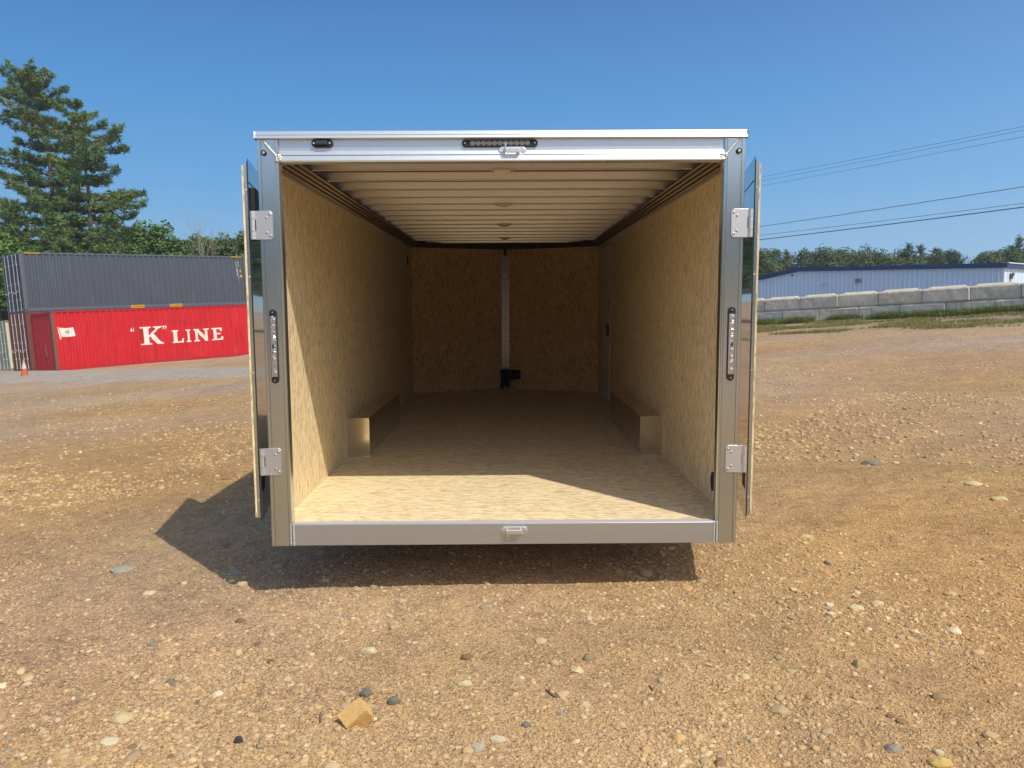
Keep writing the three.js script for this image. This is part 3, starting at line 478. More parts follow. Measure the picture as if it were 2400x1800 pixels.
{
  const wall = thing('block_wall', 'low wall of large grey concrete blocks in front of the metal building', 'wall', null, WO); wall.quaternion.setFromRotationMatrix(WM);
  const mats = [[1, 1, 1], [.92, .93, .94], [1.06, 1.03, .98], [.97, .95, .92]].map((c) => std(c, { map: concrete, bumpMap: concreteBump, bumpScale: .012, roughness: .92 }));
  const geos = [0, 1, 2, 3].map((k) => {
    let g = new THREE.BoxGeometry(1.822, .604, .60, 26, 14, 14); const p = g.attributes.position, q = V();
    for (let i = 0; i < p.count; i++) { q.fromBufferAttribute(p, i); const ex = .911 - Math.abs(q.x), ey = .302 - Math.abs(q.y), ez = .30 - Math.abs(q.z), c = .035; // bevelled, chipped edges
      if (q.y > 0 && ey < .075 && ez < .09) { const k = Math.min(1, (.09 - ez) / .09); q.y -= .075 * k * k * (1 - ey / .075); } const chip = .014 * Math.max(0, noise(q.x * 4 + k * 9, q.y * 4, q.z * 4));
      if (ey < c && ez < c) { q.z -= Math.sign(q.z) * (c - ez) * .7; } if (ex < c && ez < c) q.x -= Math.sign(q.x) * (c - ex) * .8; if (ex < c && ey < c) q.y -= Math.sign(q.y) * (c - ey) * .6;
      q.z -= Math.sign(q.z) * (chip + .010 * noise(q.x * 2, q.y * 3, k * 7)); p.setXYZ(i, q.x, q.y, q.z); }
    g.computeVertexNormals(); g = clean(g); return metreUV(g).translate(.915, .304, -.30);
  });
  const ridge = clean(new THREE.CylinderGeometry(.5, 1, 1, 4, 1).rotateY(Math.PI / 4)); { const p = ridge.attributes.position; for (let i = 0; i < p.count; i++) { const top = p.getY(i) > 0, sx = Math.sign(p.getX(i)), sz = Math.sign(p.getZ(i)); p.setXYZ(i, .915 + sx * (top ? .62 : .74), top ? .675 : .585, -.26 + sz * (top ? .06 : .20)); } ridge.computeVertexNormals(); }
  const r = rng(17);
  for (let row = 0; row < 2; row++) for (let i = -4; i < 10; i++) { const b = mesh('block', geos[(i * 3 + row + 20) % 4], mats[(i + row * 2 + 20) % 4], wall); b.position.set(i * 1.83 + (row ? .915 : 0) + (r() - .5) * .012, row ? -.61 : 0, (r() - .5) * .05); b.rotation.y = (r() - .5) * .014; if (!row) { const k = mesh('block_ridge', ridge, mats[2], b); k.position.x = (r() - .5) * .06; } }
}

// ---------------------------------------------------------------- metal building behind the wall
{
  const X = V(.63, 0, .777).normalize(), Z = V(-.777, 0, .63).normalize(), corner = at(2354.6, 616, 46); const top = corner.y, o = V(corner.x, 0, corner.z);
  const b = thing('metal_building', 'long white ribbed metal building with a dark blue roof edge', 'building', null, o); b.quaternion.setFromRotationMatrix(new THREE.Matrix4().makeBasis(X, V(0, 1, 0), Z));
  const R = camera.position, ridgeY = (() => { const p = o.clone().addScaledVector(X, -13.4), c = p.clone().sub(R).applyQuaternion(camera.quaternion.clone().invert()); return at(1856, 628, -c.z).y; })(), leftY = (() => { const p = o.clone().addScaledVector(X, -16), c = p.clone().sub(R).applyQuaternion(camera.quaternion.clone().invert()); return at(1779, 645, -c.z).y; })();
  const slope = (ridgeY - leftY) / 2.6, LX = -20, LY = ridgeY - slope * 6.6, eave = (x) => x > -13.4 ? lerp(top, ridgeY, -x / 13.4) : lerp(ridgeY, LY, (-x - 13.4) / 6.6);
  const white = std([.70, .83, .95], { roughness: .35 }), siding = std([.47, .71, .95], { roughness: .4 }), blue = std([.014, .050, .165], { roughness: .4 });  // same cladding: paler ribs and end wall carry the sunlight in their colour
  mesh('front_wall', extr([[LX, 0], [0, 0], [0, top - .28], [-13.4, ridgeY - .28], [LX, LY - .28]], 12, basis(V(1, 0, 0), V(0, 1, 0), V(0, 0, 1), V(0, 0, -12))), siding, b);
  mesh('end_wall', bx(.0005, .012, 0, top - .30, -12, -.005), white, b);
  for (let x = LX + .2; x < -.05; x += .305) mesh('rib', extr([[-.03, 0], [.03, 0], [.018, .06], [-.018, .06]], eave(x) - .30, basis(V(1, 0, 0), V(0, 0, 1), V(0, -1, 0), V(x, eave(x) - .29, .001))), white, b);
  for (let z = -.5; z > -11.9; z -= .61) mesh('rib', extr([[-.032, 0], [.032, 0], [.016, .032], [-.016, .032]], top - .32, basis(V(0, 0, -1), V(1, 0, 0), V(0, -1, 0), V(.0125, top - .30, z))), white, b);
  mesh('corner_trim', bx(-.06, .035, 0, top - .29, -.06, .035), white, b);
  mesh('roof', extr([[LX - .2, LY - .29], [-13.4, ridgeY - .275], [.22, top - .29], [.22, top - .02], [-13.4, ridgeY], [LX - .2, LY - .02]], 12.4, basis(V(1, 0, 0), V(0, 1, 0), V(0, 0, 1), V(0, 0, -12.2))), blue, b);
  mesh('roof_edge', bx(.221, .30, top - .035, top + .02, -12.2, .15), white, b);
  const hit = (px, py) => { const d = dirOf(px, py), n = Z, t = o.clone().sub(R).dot(n) / d.dot(n), p = R.clone().addScaledVector(d, t).sub(o); return [p.dot(X), p.y]; };
  const z5 = (x, y) => hit(1740 + x / 3.352, 540 + y / 3.352);
  { const [x, y] = z5(650, 422), w = sub('wall_light', b); mesh('light_housing', rb(x - .09, x + .09, y - .07, y + .10, .03, .14, .01), std([.5, .5, .5]), w); for (const s of [-1, 1]) mesh('lamp_head', cyl(.075, .14, x + s * .13, y - .02, .19, 'z', 14, .05), std([.55, .55, .56], { roughness: .4 }), w); }
  { const [x, y] = z5(915, 395); mesh('vent_hood', rb(x - .17, x + .17, y - .13, y + .13, .03, .22, .012), std([.26, .20, .20], { roughness: .6 }), b); }
  { const [x, y] = z5(395, 355); mesh('small_vent', rb(x - .05, x + .05, y - .04, y + .04, .02, .12, .01), M.black, b); }
  { const m = sub('electric_meter', b), y = top - .78; mesh('meter_box', rb(.04, .14, y - .16, y + .16, -1.15, -.85, .01), std([.10, .10, .11]), m); mesh('meter_dial', cyl(.10, .08, .18, y + .12, -1.0, 'x', 18), std([.15, .15, .16]), m); for (const z of [-1.06, -.92]) mesh('conduit', cyl(.025, y - .2, .08, (y - .16) / 2, z, 'y', 8), std([.6, .6, .6]), m); }
  { const m = sub('wall_rack', b), y = top - 1.45; for (const z of [-3.0, -4.2]) mesh('rack_post', rb(.05, .10, y - .6, y + .25, z - .03, z + .03, .004), M.steel, m); for (const dy of [.0, .2]) mesh('rack_rail', rb(.05, .09, y + dy - .02, y + dy + .02, -4.2, -3.0, .004), M.steel, m); }
}

// ---------------------------------------------------------------- trees
function leafMat(c, o = {}) { return std([1, 1, 1], { vertexColors: true, roughness: .75, side: THREE.DoubleSide, ...o }); }
const pineMat = leafMat(), leafyMat = leafMat(), barkMat = std([.17, .125, .095], { roughness: .95 });
class Leaves { constructor() { this.P = []; this.C = []; }
  tri(a, b, c, col) { this.P.push(a.x, a.y, a.z, b.x, b.y, b.z, c.x, c.y, c.z); for (let i = 0; i < 3; i++) this.C.push(...col); }
  build() { const g = new THREE.BufferGeometry(); g.setAttribute('position', new THREE.Float32BufferAttribute(this.P, 3)); g.setAttribute('color', new THREE.Float32BufferAttribute(this.C, 3)); g.computeVertexNormals(); return g; } }
const rdir = (r) => { const z = r() * 2 - 1, a = r() * 6.2832, s = Math.sqrt(1 - z * z); return V(s * Math.cos(a), z, s * Math.sin(a)); };
function tuft(L, p, size, r, col, n = 9, upBias = .35) { for (let i = 0; i < n; i++) { const d = rdir(r); d.y = d.y * .7 + upBias; d.normalize(); const s = V().crossVectors(d, rdir(r)).normalize().multiplyScalar(size * .11), t = p.clone().addScaledVector(d, size * (.7 + .5 * r())), b = p.clone().addScaledVector(d, size * .1); L.tri(b.clone().add(s), b.clone().sub(s), t, col); } }
function pine(label, group, pts, reach, o) { // pts: world trunk points bottom to top; reach(f, az) branch length at height fraction f
  const base = pts[0], t = thing('pine_tree', label, 'pine tree', group, base), r = rng(o.seed), L = new Leaves(), wood = [], P = pts.map((p) => p.clone().sub(base));
  const H = P[P.length - 1].y, R0 = o.radius ?? .26, where = (y) => { let k = 0; while (k < P.length - 2 && P[k + 1].y < y) k++; return P[k].clone().lerp(P[k + 1], clamp((y - P[k].y) / (P[k + 1].y - P[k].y))); };
  const trunk = []; for (let i = 0; i < P.length - 1; i++) trunk.push(tube(P[i], P[i + 1], lerp(R0, .03, P[i].y / H), 9, lerp(R0, .03, P[i + 1].y / H)));
  const tone = () => { const v = .62 + .75 * r(), w = r(); return [(.080 + .05 * w) * v, (.148 + .02 * w) * v, (.040 - .006 * w) * v].map((c) => c * (o.bright ?? 1)); };
  for (let y = H * (o.from ?? .12); y < H - .15; y += (o.step ?? .62) * (.7 + .6 * r())) {
    const f = y / H, n = o.whorl ?? 4, a0 = r() * 6.28;
    for (let k = 0; k < n; k++) {
      const az = a0 + (k + (r() - .5) * .7) / n * 6.2832, len = reach(f, az) * (.50 + .60 * r()); if (len < .25) continue;
      const rise0 = lerp(.0, .62, Math.pow(f, 4)) + (r() - .5) * .13, rise = Math.min(rise0, (H - y) / len * .8), A = where(y), h = V(Math.cos(az), 0, Math.sin(az)), sag = lerp(.10, -.05, f);
      const at2 = (u) => A.clone().addScaledVector(h, len * u).add(V(0, len * (rise * u - sag * Math.sin(u * Math.PI) + .10 * u * u), 0));
      let q = A; for (let i = 1; i <= 3; i++) { const e = at2(i / 3); wood.push(tube(q, e, .055 * (1 - (i - 1) / 3.3) * Math.min(1, len / 2.5) * (o.scale ?? 1) + .012, 4, .055 * (1 - i / 3.3) * Math.min(1, len / 2.5) + .008)); q = e; }
      const side = V(-h.z, 0, h.x), c = tone(), m = Math.max(3, Math.round(len * (o.density ?? 9)));
      for (let i = 0; i < m; i++) { const u = lerp(f > .8 ? .08 : .16, 1.05, Math.pow(r(), .75)), w = (r() - .5) * 2 * len * .24 * Math.sin(Math.min(1, (1.12 - u) * 1.5 + .15) * 1.57), p = at2(u).addScaledVector(side, w).add(V(0, (r() - .45) * .42 + .05, 0)); tuft(L, p, (o.tuft ?? .34) * (.75 + .5 * r()), r, c.map((v) => v * (.82 + .36 * r())), o.blades ?? 9, .3); }
    }
  }
  for (let i = 0; i < 10; i++) tuft(L, P[P.length - 1].clone().add(V((r() - .5) * .4, -.25 - .5 * r() * 2, (r() - .5) * .4)), (o.tuft ?? .34), r, tone(), 9, .6);
  mesh('trunk', merge(trunk), barkMat, t); mesh('limbs', merge(wood), barkMat, t); mesh('crown', L.build(), pineMat, t); return t;
}
function leafy(label, group, base, H, rx, o = {}) { // broadleaf tree or shrub: clumped crown of small leaf faces
  const t = thing(o.name ?? 'broadleaf_tree', label, o.cat ?? 'tree', group, base), r = rng(o.seed), L = new Leaves(), cl = [], n = o.clumps ?? 34, ry = o.ry ?? H * .42, cy = o.cy ?? H - ry, wood = [];
  for (let i = 0; i < n; i++) { const d = rdir(r), k = Math.pow(r(), .4), p = V(d.x * rx * k, cy + d.y * ry * k, d.z * rx * k); cl.push([p, (o.lump ?? .30) * Math.min(rx, ry) * (.65 + .7 * r())]); }
  const col0 = o.color ?? [.062, .125, .020];
  for (const [p, s] of cl) { const v = .7 + .55 * r(), w = r() * .3, m = Math.round((o.leaves ?? 130) * (.7 + .6 * r()));
    for (let i = 0; i < m; i++) { const d = rdir(r), q = p.clone().addScaledVector(d, s * Math.pow(r(), .45) * (1 + .25 * noise(d.x * 3, d.y * 3, p.x))), nrm = d.clone().multiplyScalar(.8).add(rdir(r)).add(V(0, .4, 0)).normalize(), a = V().crossVectors(nrm, rdir(r)).normalize(), b = V().crossVectors(nrm, a), z = (o.leaf ?? .17) * (.6 + .8 * r()), j = v * (.78 + .44 * r()), c = [col0[0] * j * (1 + w), col0[1] * j, col0[2] * j];
      const A = q.clone().addScaledVector(a, z), B = q.clone().addScaledVector(b, z * .6), C = q.clone().addScaledVector(a, -z), D = q.clone().addScaledVector(b, -z * .6); L.tri(A, B, C, c); L.tri(A, C, D, c); }
    wood.push(tube(V(p.x * .15, Math.max(.2, p.y * .45), p.z * .15), p, .05, 4, .015)); }
  mesh('trunk', tube(V(0, -.3, 0), V(0, cy, 0), Math.max(.04, H * .017), 7, .05), barkMat, t); mesh('limbs', merge(wood), barkMat, t); mesh('crown', L.build(), o.mat ?? leafyMat, t); return t;
}
const drop = (p) => V(p.x, terrain(p.x, p.z) - .1, p.z);
{ // two tall pines behind the containers
  const D1 = 55, D2 = 52, u1 = D1 / 1800, u2 = D2 / 1800;
  const p1 = [[132, 640], [122, 440], [117, 390], [112, 345], [98, 300], [80, 225], [61, 163]].map(([x, y]) => at(x, y, D1)); p1.unshift(drop(at(136, 760, D1)));
  const lin = (tab) => (f) => { let k = 0; while (k < tab.length - 2 && tab[k + 1][0] < f) k++; return lerp(tab[k][1], tab[k + 1][1], clamp((f - tab[k][0]) / (tab[k + 1][0] - tab[k][0]))); };
  const frac = (y, top, bot) => clamp((bot - y) / (bot - top));
  const rb1 = lin([[0, 150], [frac(560, 163, 780), 150], [frac(430, 163, 780), 118], [frac(330, 163, 780), 105], [frac(270, 163, 780), 96], [frac(235, 163, 780), 74], [frac(205, 163, 780), 62], [frac(180, 163, 780), 34], [1, 10]]);
  pine('tallest dark green pine at the left edge, its crown rising above all others', 'pines behind the containers', p1, (f, az) => rb1(f) * u1 * (1 + .25 * Math.max(0, -Math.cos(az)) - .42 * Math.max(0, Math.cos(az)) * sstep(.50, .62, f) * (1 - sstep(.84, .92, f))), { seed: 31, radius: .30, step: .84, whorl: 5, density: 30, tuft: .31, blades: 10, bright: 1.12 });
  const p2 = [[216, 640], [212, 520], [209, 460], [200, 395], [192, 315], [173, 244]].map(([x, y]) => at(x, y, D2)); p2.unshift(drop(at(220, 760, D2)));
  const rb2 = lin([[0, 130], [frac(560, 244, 780), 130], [frac(506, 244, 780), 118], [frac(470, 244, 780), 150], [frac(420, 244, 780), 150], [frac(360, 244, 780), 112], [frac(310, 244, 780), 72], [frac(280, 244, 780), 66], [frac(258, 244, 780), 40], [1, 12]]);
  pine('second pine, slightly shorter, with long level branches pointing right', 'pines behind the containers', p2, (f, az) => rb2(f) * u2 * .90 * (.78 + .30 * Math.max(0, Math.cos(az))), { seed: 47, radius: .28, step: .82, whorl: 5, density: 30, tuft: .30, blades: 10, bright: 1.12 });
  const low = (label, x, top, hw, D, seed) => { const b = drop(at(x, 760, D)), tp = at(x, top, D), m = b.clone().lerp(tp, .5); pine(label, 'young pines in front of the tall ones', [b, m, tp], (f) => hw * D / 1800 * Math.pow(1 - f, .55) * 1.05, { seed, radius: .14, step: .46, whorl: 5, density: 13, tuft: .32, bright: 1.05 }); };
  low('low spreading pine below the left side of the tallest pine', 28, 470, 120, 50, 61);
  low('bushy low pine directly below the tallest pine', 130, 505, 115, 48, 62);
  low('bushy low pine right of the second pine trunk', 262, 512, 105, 48, 63);
  const dec = [['bright green broadleaf tree low at the left edge', 5, 528, 62, 47, 71], ['rounded mid green broadleaf tree behind the grey container', 376, 524, 62, 50, 72], ['broadleaf tree top showing right beside the open left door', 560, 536, 58, 54, 73], ['olive green broadleaf tree between the rounded one and the door', 470, 560, 55, 56, 74], ['dull green broadleaf tree half hidden by the low pines', 315, 540, 56, 58, 75], ['small broadleaf tree showing between the two young pines', 200, 548, 50, 58, 76], ['dark broadleaf tree low behind the bare shrub', 428, 572, 50, 60, 77], ['low broadleaf tree hidden deep behind the door edge', 640, 560, 60, 60, 78]];
  for (const [label, x, top, hw, D, seed] of dec) { const b = drop(at(x, 760, D)), tp = at(x, top, D), H = tp.y - b.y; leafy(label, 'broadleaf trees behind the containers', b, H, hw * D / 1800, { seed, ry: Math.min(H * .5, 3.4), clumps: 75, leaves: 260, leaf: .105, lump: .34, color: seed === 71 ? [.10, .21, .025] : seed % 2 ? [.075, .14, .03] : [.082, .165, .025] }); }
  { // bare branching shrub
    const b = drop(at(478, 640, 53)), t = thing('bare_shrub', 'leafless grey shrub with thin upright branches behind the grey container', 'shrub', null, b), r = rng(88), g = [];
    const grow = (p, d, len, rad, n) => { const e = p.clone().addScaledVector(d, len); g.push(tube(p, e, rad, 4, rad * .6)); if (n) for (let i = 0; i < 3; i++) grow(p.clone().lerp(e, .55 + .45 * r()), d.clone().addScaledVector(rdir(r), .5).add(V(0, .12, 0)).normalize(), len * (.55 + .25 * r()), rad * .6, n - 1); };
    for (let i = 0; i < 9; i++) grow(V((r() - .5) * .8, 2.2, (r() - .5) * .8), V((r() - .5) * .9, 1, (r() - .5) * .6).normalize(), 2.3 + r() * 1.2, .034, 3);
    mesh('stem', tube(V(0, 0, 0), V(0, 2.6, 0), .12, 6), barkMat, t); mesh('branches', merge(g), std([.34, .30, .22], { roughness: .9 }), t);
  }
  { const L = new Leaves(), r = rng(91); for (let i = 0; i < 60000; i++) { const px = -320 + r() * 2080, D = 66 + r() * 8, top = 572 - 45 * sstep(640, 860, px) * (1 - sstep(1450, 1700, px)) + 18 * noise(px * .012, 2) + 10 * noise(px * .05, 5), p = at(px, lerp(top, 690, Math.pow(r(), 1.5)), D), a = rdir(r).multiplyScalar(.36), b = rdir(r).multiplyScalar(.36), j = .6 + .7 * r(); L.tri(p.clone().add(a), p.clone().add(b), p.clone().sub(a), [.05 * j, .095 * j, .02 * j]); }
    const m = mesh('woodland', L.build(), leafyMat, null); tag(m, 'mass of green woodland filling in behind the containers and the trailer', null, null, 'stuff'); }
}
{ // trees beyond the metal building
  const X5 = (x) => 1740 + x / 3.352, Y5 = (y) => 540 + y / 3.352, D = 92, k = D / 1800;
  const list = [[150, 158, 34, 'leafy green tree showing beside the right open door'], [265, 175, 30, 'second green tree from the right open door'], [470, 178, 34, 'round tree where the tree line dips above the blue roof'], [640, 172, 36, 'green tree just right of the dip in the tree line'], [780, 170, 34, 'mid green tree left of the highest rounded crown'], [935, 146, 40, 'highest rounded green crown above the middle of the roof'], [1080, 160, 38, 'green tree between the rounded crown and the twin pines'], [1200, 172, 34, 'small green tree just left of the twin pines'], [1600, 178, 34, 'green tree falling away at the right end of the tree line'], [1935, 195, 30, 'small dark tree at the left end of the far right clump'], [2040, 160, 42, 'rounded tree in the middle of the far right clump'], [2170, 158, 42, 'broad tree below the lone pine at the right edge']];
  list.forEach(([x, y, hw, label], i) => { const tp = at(X5(x), Y5(y), D + (i % 3) * 3), b = drop(tp), H = tp.y - b.y; leafy(label, 'broadleaf trees beyond the metal building', b, H, hw * k * 1.4, { seed: 200 + i, ry: Math.min(4.6, H * .5), clumps: 62, leaves: 260, leaf: .115, lump: .36, color: [[.075, .13, .038], [.088, .155, .034], [.068, .118, .042]][i % 3] }); });
  const pines = [[352, 150, 22, 'slim spiky pine tip above the left part of the roof'], [1305, 108, 44, 'taller of the twin pines above the right half of the roof'], [1400, 122, 36, 'shorter of the twin pines, right of the taller one'], [1525, 142, 46, 'broad dark pine right of the twin pines'], [2180, 48, 42, 'lone tall pine rising above the trees at the right edge']];
  pines.forEach(([x, y, hw, label], i) => { const tp = at(X5(x), Y5(y), D + 2), b = drop(tp), m = b.clone().lerp(tp, .5); pine(label, 'pines beyond the metal building', [b, m, tp], (f) => hw * k * Math.pow(1 - f, .75) * 1.5, { seed: 300 + i, radius: .16, step: .50, whorl: 5, density: 6, tuft: .42, blades: 7, from: .3, bright: .85 }); });
}
{ // woods behind the photographer, mirrored in the metal
  const L = new Leaves(), r = rng(99); for (let i = 0; i < 24000; i++) { const a = (r() - .5) * 2.6, d = 46 + r() * 14, x = Math.sin(a) * d, z = 4 + Math.cos(a) * d, H = 9.5 + 3 * noise(a * 5, 1) + 1.8 * noise(a * 19, 4), y = terrain(x, z) + H * Math.pow(r(), .8), s = .55, p = V(x, y, z), u = rdir(r).multiplyScalar(s), v = rdir(r).multiplyScalar(s), j = .6 + .7 * r(); L.tri(p.clone().add(u), p.clone().add(v), p.clone().sub(u), [.05 * j, .09 * j, .022 * j]); }
  tag(mesh('treeline', L.build(), leafyMat, null), 'line of woods behind the viewer, seen only in reflections', null, null, 'stuff');
}

// ---------------------------------------------------------------- overhead wires
{
  const z7 = (x, y) => [1780 + x / 3.568, 280 + y / 3.568], wm = std([.05, .055, .065], { roughness: .6 }), pole = at(1330, 640, 104), foot = drop(pole);
  const defs = [[30, 478, 2212, 58, .010, 'topmost thin overhead wire'], [30, 510, 2212, 88, .010, 'second thin overhead wire from the top'], [25, 553, 2212, 143, .010, 'third thin overhead wire from the top'], [10, 895, 2212, 562, .020, 'slightly wavy dark wire, fourth from the top'], [10, 968, 2212, 700, .014, 'thin dark wire just above the thickest cable'], [10, 1005, 2212, 733, .030, 'thickest black overhead cable, lowest of the wires']];
  const heights = [];
  for (const [x0, y0, x1, y1, rad, label] of defs) {
    const [ax, ay] = z7(x0, y0), [bx2, by] = z7(x1, y1), D0 = 62, D1 = 44, A = at(ax, ay, D0), B = at(bx2, by, D1), d = B.clone().sub(A), pts = [];
    const s0 = -1.55, s1 = 1.6, sag = .9; for (let i = 0; i <= 60; i++) { const s = lerp(s0, s1, i / 60), p = A.clone().addScaledVector(d, s); p.y += sag * .14 * (s * s - s) + (rad === .020 ? .010 * Math.sin(s * 75) : 0); pts.push(p); }
    heights.push(pts[0]);
    tag(mesh('overhead_wire', new THREE.TubeGeometry(new THREE.CatmullRomCurve3(pts), 180, rad, 5), wm, null), label, 'wire', 'overhead wires at the right');
  }
  const c = heights.reduce((a, p) => a.add(p), V(0, 0, 0)).multiplyScalar(1 / 6), top = Math.max(...heights.map((p) => p.y)) + .5, g0 = V(c.x, terrain(c.x, c.z), c.z), up2 = thing('utility_pole', 'wooden utility pole carrying the wires, hidden behind the trailer', 'pole', null, g0);
  mesh('pole', cyl(.17, top - g0.y, 0, (top - g0.y) / 2, 0, 'y', 12, .12), barkMat, up2); heights.forEach((p) => { const q = p.clone().sub(g0); mesh('cross_arm', tube(V(0, q.y - .05, 0), q, .05, 6), barkMat, up2); });
}

// ---------------------------------------------------------------- grass and weeds by the wall
{
  const blade = () => { const P = [], r = rng(7); for (let i = 0; i < 9; i++) { const a = r() * 6.28, l = .6 + .6 * r(), w = .035, lean = .25 + .5 * r(), bx0 = Math.cos(a) * .12 * r(), bz0 = Math.sin(a) * .12 * r(), tx = bx0 + Math.cos(a) * lean * l, tz = bz0 + Math.sin(a) * lean * l; P.push(bx0 - Math.sin(a) * w, 0, bz0 + Math.cos(a) * w, bx0 + Math.sin(a) * w, 0, bz0 - Math.cos(a) * w, tx, l, tz); } const g = new THREE.BufferGeometry(); g.setAttribute('position', new THREE.Float32BufferAttribute(P, 3)); g.computeVertexNormals(); return g; };
  const n = 30000, m = new THREE.InstancedMesh(blade(), std([1, 1, 1], { roughness: .8, side: THREE.DoubleSide }), n), r = rng(55), q = new THREE.Quaternion(), e = new THREE.Euler(), c = new THREE.Color(); let k = 0;
  for (let i = 0; i < 160000 && k < n; i++) {
    const near = r() < .34, u = -5 + r() * 22, w = near ? .02 + Math.pow(r(), 2) * .8 : .6 + r() * 8, p = WO.clone().addScaledVector(WX, u).addScaledVector(WZ, w); p.y = terrain(p.x, p.z);
    const dens = near ? .42 + 1.3 * noise(u * .8, 3) : (.36 + 1.3 * noise(p.x * .45, p.z * .45, 8) - (w - 2) * .05) - (w > .8 && w < 1.8 ? .25 : 0); if (r() > dens) continue;
    const s = near ? .10 + .22 * r() * r() + .06 : .05 + .08 * r(), dry = near ? .1 + r() * .5 : .5 + .5 * r();
    m.setMatrixAt(k, new THREE.Matrix4().compose(p, q.setFromEuler(e.set(0, r() * 6.28, 0)), V(s * 1.4, s, s * 1.4))); c.setRGB(lerp(.11, .30, dry), lerp(.20, .235, dry), lerp(.032, .08, dry)); m.setColorAt(k, c); k++;
  }
  m.count = k; m.name = 'grass'; m.castShadow = m.receiveShadow = true; tag(m, 'short green and dry grass along the foot of the block wall', null, null, 'stuff'); scene.add(m);
  const weeds = [[465, 690, .38, 'bright green leafy weed against the left part of the block wall'], [1700, 620, .34, 'upright grassy weed near the middle right of the block wall'], [1960, 610, .42, 'broad leafy weed near the right end of the block wall'], [1330, 625, .26, 'small pale weed halfway along the block wall'], [395, 690, .24, 'small weed just left of the bright green leafy one']];
  weeds.forEach(([x, y, h, label], i) => {
    const g = ground(1740 + x / 3.352, 540 + (y + 22) / 3.352), t = thing('weed', label, 'weed', 'weeds along the block wall', g), rr = rng(400 + i), L = new Leaves(), st = [];
    for (let j = 0; j < 26; j++) { const a = rr() * 6.28, l = h * (.5 + .7 * rr()), d = V(Math.cos(a) * .75, .5 + rr(), Math.sin(a) * .75).normalize(), tip = d.clone().multiplyScalar(l * 1.3); st.push(tube(V(0, 0, 0), tip, .005, 3)); for (let u = .35; u < 1.05; u += .22) { const p = tip.clone().multiplyScalar(u), s = rdir(rr).multiplyScalar(.05), v = rdir(rr).multiplyScalar(.07), jj = .7 + .6 * rr(); L.tri(p.clone().add(s), p.clone().sub(s), p.clone().add(v), [.085 * jj, .18 * jj, .025 * jj]); } }
    mesh('stems', merge(st), std([.09, .16, .03]), t); mesh('leaves', L.build(), leafyMat, t);
  });
}

// ---------------------------------------------------------------- gravel and stones
const gy = (x, z) => { const near = 1 - sstep(6, 14, Math.hypot(x, z)); return terrain(x, z) + near * (.007 * noise(x * 5, z * 5, 1) + .004 * noise(x * 13, z * 13, 6)); };
function stoneGeo(seed, detail = 1, ang = .0) { const g = new THREE.IcosahedronGeometry(1, detail), p = g.attributes.position, q = V(), r = rng(seed), o = r() * 50; const cuts = Array.from({ length: ang ? 10 : 4 }, () => [rdir(r), ang > 1 ? .50 + .12 * r() : ang ? .62 + .2 * r() : .78 + .15 * r()]); for (let i = 0; i < p.count; i++) { q.fromBufferAttribute(p, i); q.multiplyScalar(1 + .22 * noise(q.x * 1.3 + o, q.y * 1.3, q.z * 1.3) + .06 * noise(q.x * 4 + o, q.y * 4, q.z * 4)); for (const [d, l] of cuts) { const k = q.dot(d); if (k > l) q.addScaledVector(d, (l - k) * (ang ? .95 : .7)); } p.setXYZ(i, q.x, q.y, q.z); } g.computeVertexNormals(); return g; }
const PAL = [[.66, .53, .31], [.62, .48, .27], [.50, .37, .21], [.42, .33, .215], [.40, .32, .215], [.34, .28, .20], [.24, .155, .09], [.55, .36, .15], [.70, .60, .42], [.56, .46, .33], [.46, .34, .20], [.58, .44, .24]];
const patch = (x, z) => clamp(.42 + .95 * noise(x * .55, z * .55, 12) + .5 * noise(x * 1.7, z * 1.7, 13) + .40 * sstep(-.4, -1.6, x) * sstep(-2, .4, z) + (x > 3.2 ? .14 : 0) - (Math.abs(x - .2) < 1.3 && z > .4 ? .16 : 0));
function scatter(name, label, n, seed, dMin, dMax, sMin, sMax, pw, geos, thr) {
  const r = rng(seed), q = new THREE.Quaternion(), e = new THREE.Euler(), c = new THREE.Color(), per = Math.ceil(n / geos.length);
  const all = []; let guard = 0;
  while (all.length < n && guard++ < n * 12) {
    const d = 1 / lerp(1 / dMax, 1 / dMin, r()), a = (r() - .5) * 2.3, x = .02 + Math.sin(a) * d, z = 4.18 - Math.cos(a) * d;
    if (r() > lerp(1, Math.pow(patch(x, z), 2.6) * 1.9, thr)) continue;
    const s = sMin * Math.pow(sMax / sMin, Math.pow(r(), pw)), pc = PAL[Math.min(PAL.length - 1, Math.floor(Math.pow(r(), 1.0) * PAL.length))], t = (name === 'embedded_stones' ? .45 : .15) + .75 * r() * Math.min(1, s / .018), j = .82 + .36 * r(), T = tint(x, z), col = [.56 * T[0], .37 * T[1], .168 * T[2]].map((v, i) => lerp(v, pc[i], clamp(t)) * j);
    all.push([x, z, s, col, r() * 6.28, (r() - .5) * .5, (r() - .5) * .5, .40 + .34 * r(), .62 + .38 * r(), .08 + .40 * r()]);
  }
  geos.forEach((g, gi) => {
    const mine = all.filter((_, i) => i % geos.length === gi), m = new THREE.InstancedMesh(g, phy([1, 1, 1], { roughness: 1, specularIntensity: .12 }), mine.length);
    mine.forEach(([x, z, s, col, ry, rx, rz, fy, fz, sink], i) => { m.setMatrixAt(i, new THREE.Matrix4().compose(V(x, gy(x, z) + s * fy * (.35 - sink), z), q.setFromEuler(e.set(rx * .5, ry, rz * .5)), V(s, s * fy, s * fz))); m.setColorAt(i, c.setRGB(...col)); });
    m.name = numbered(name); m.castShadow = m.receiveShadow = true; tag(m, label[gi], null, null, 'stuff'); scene.add(m);
  });
}
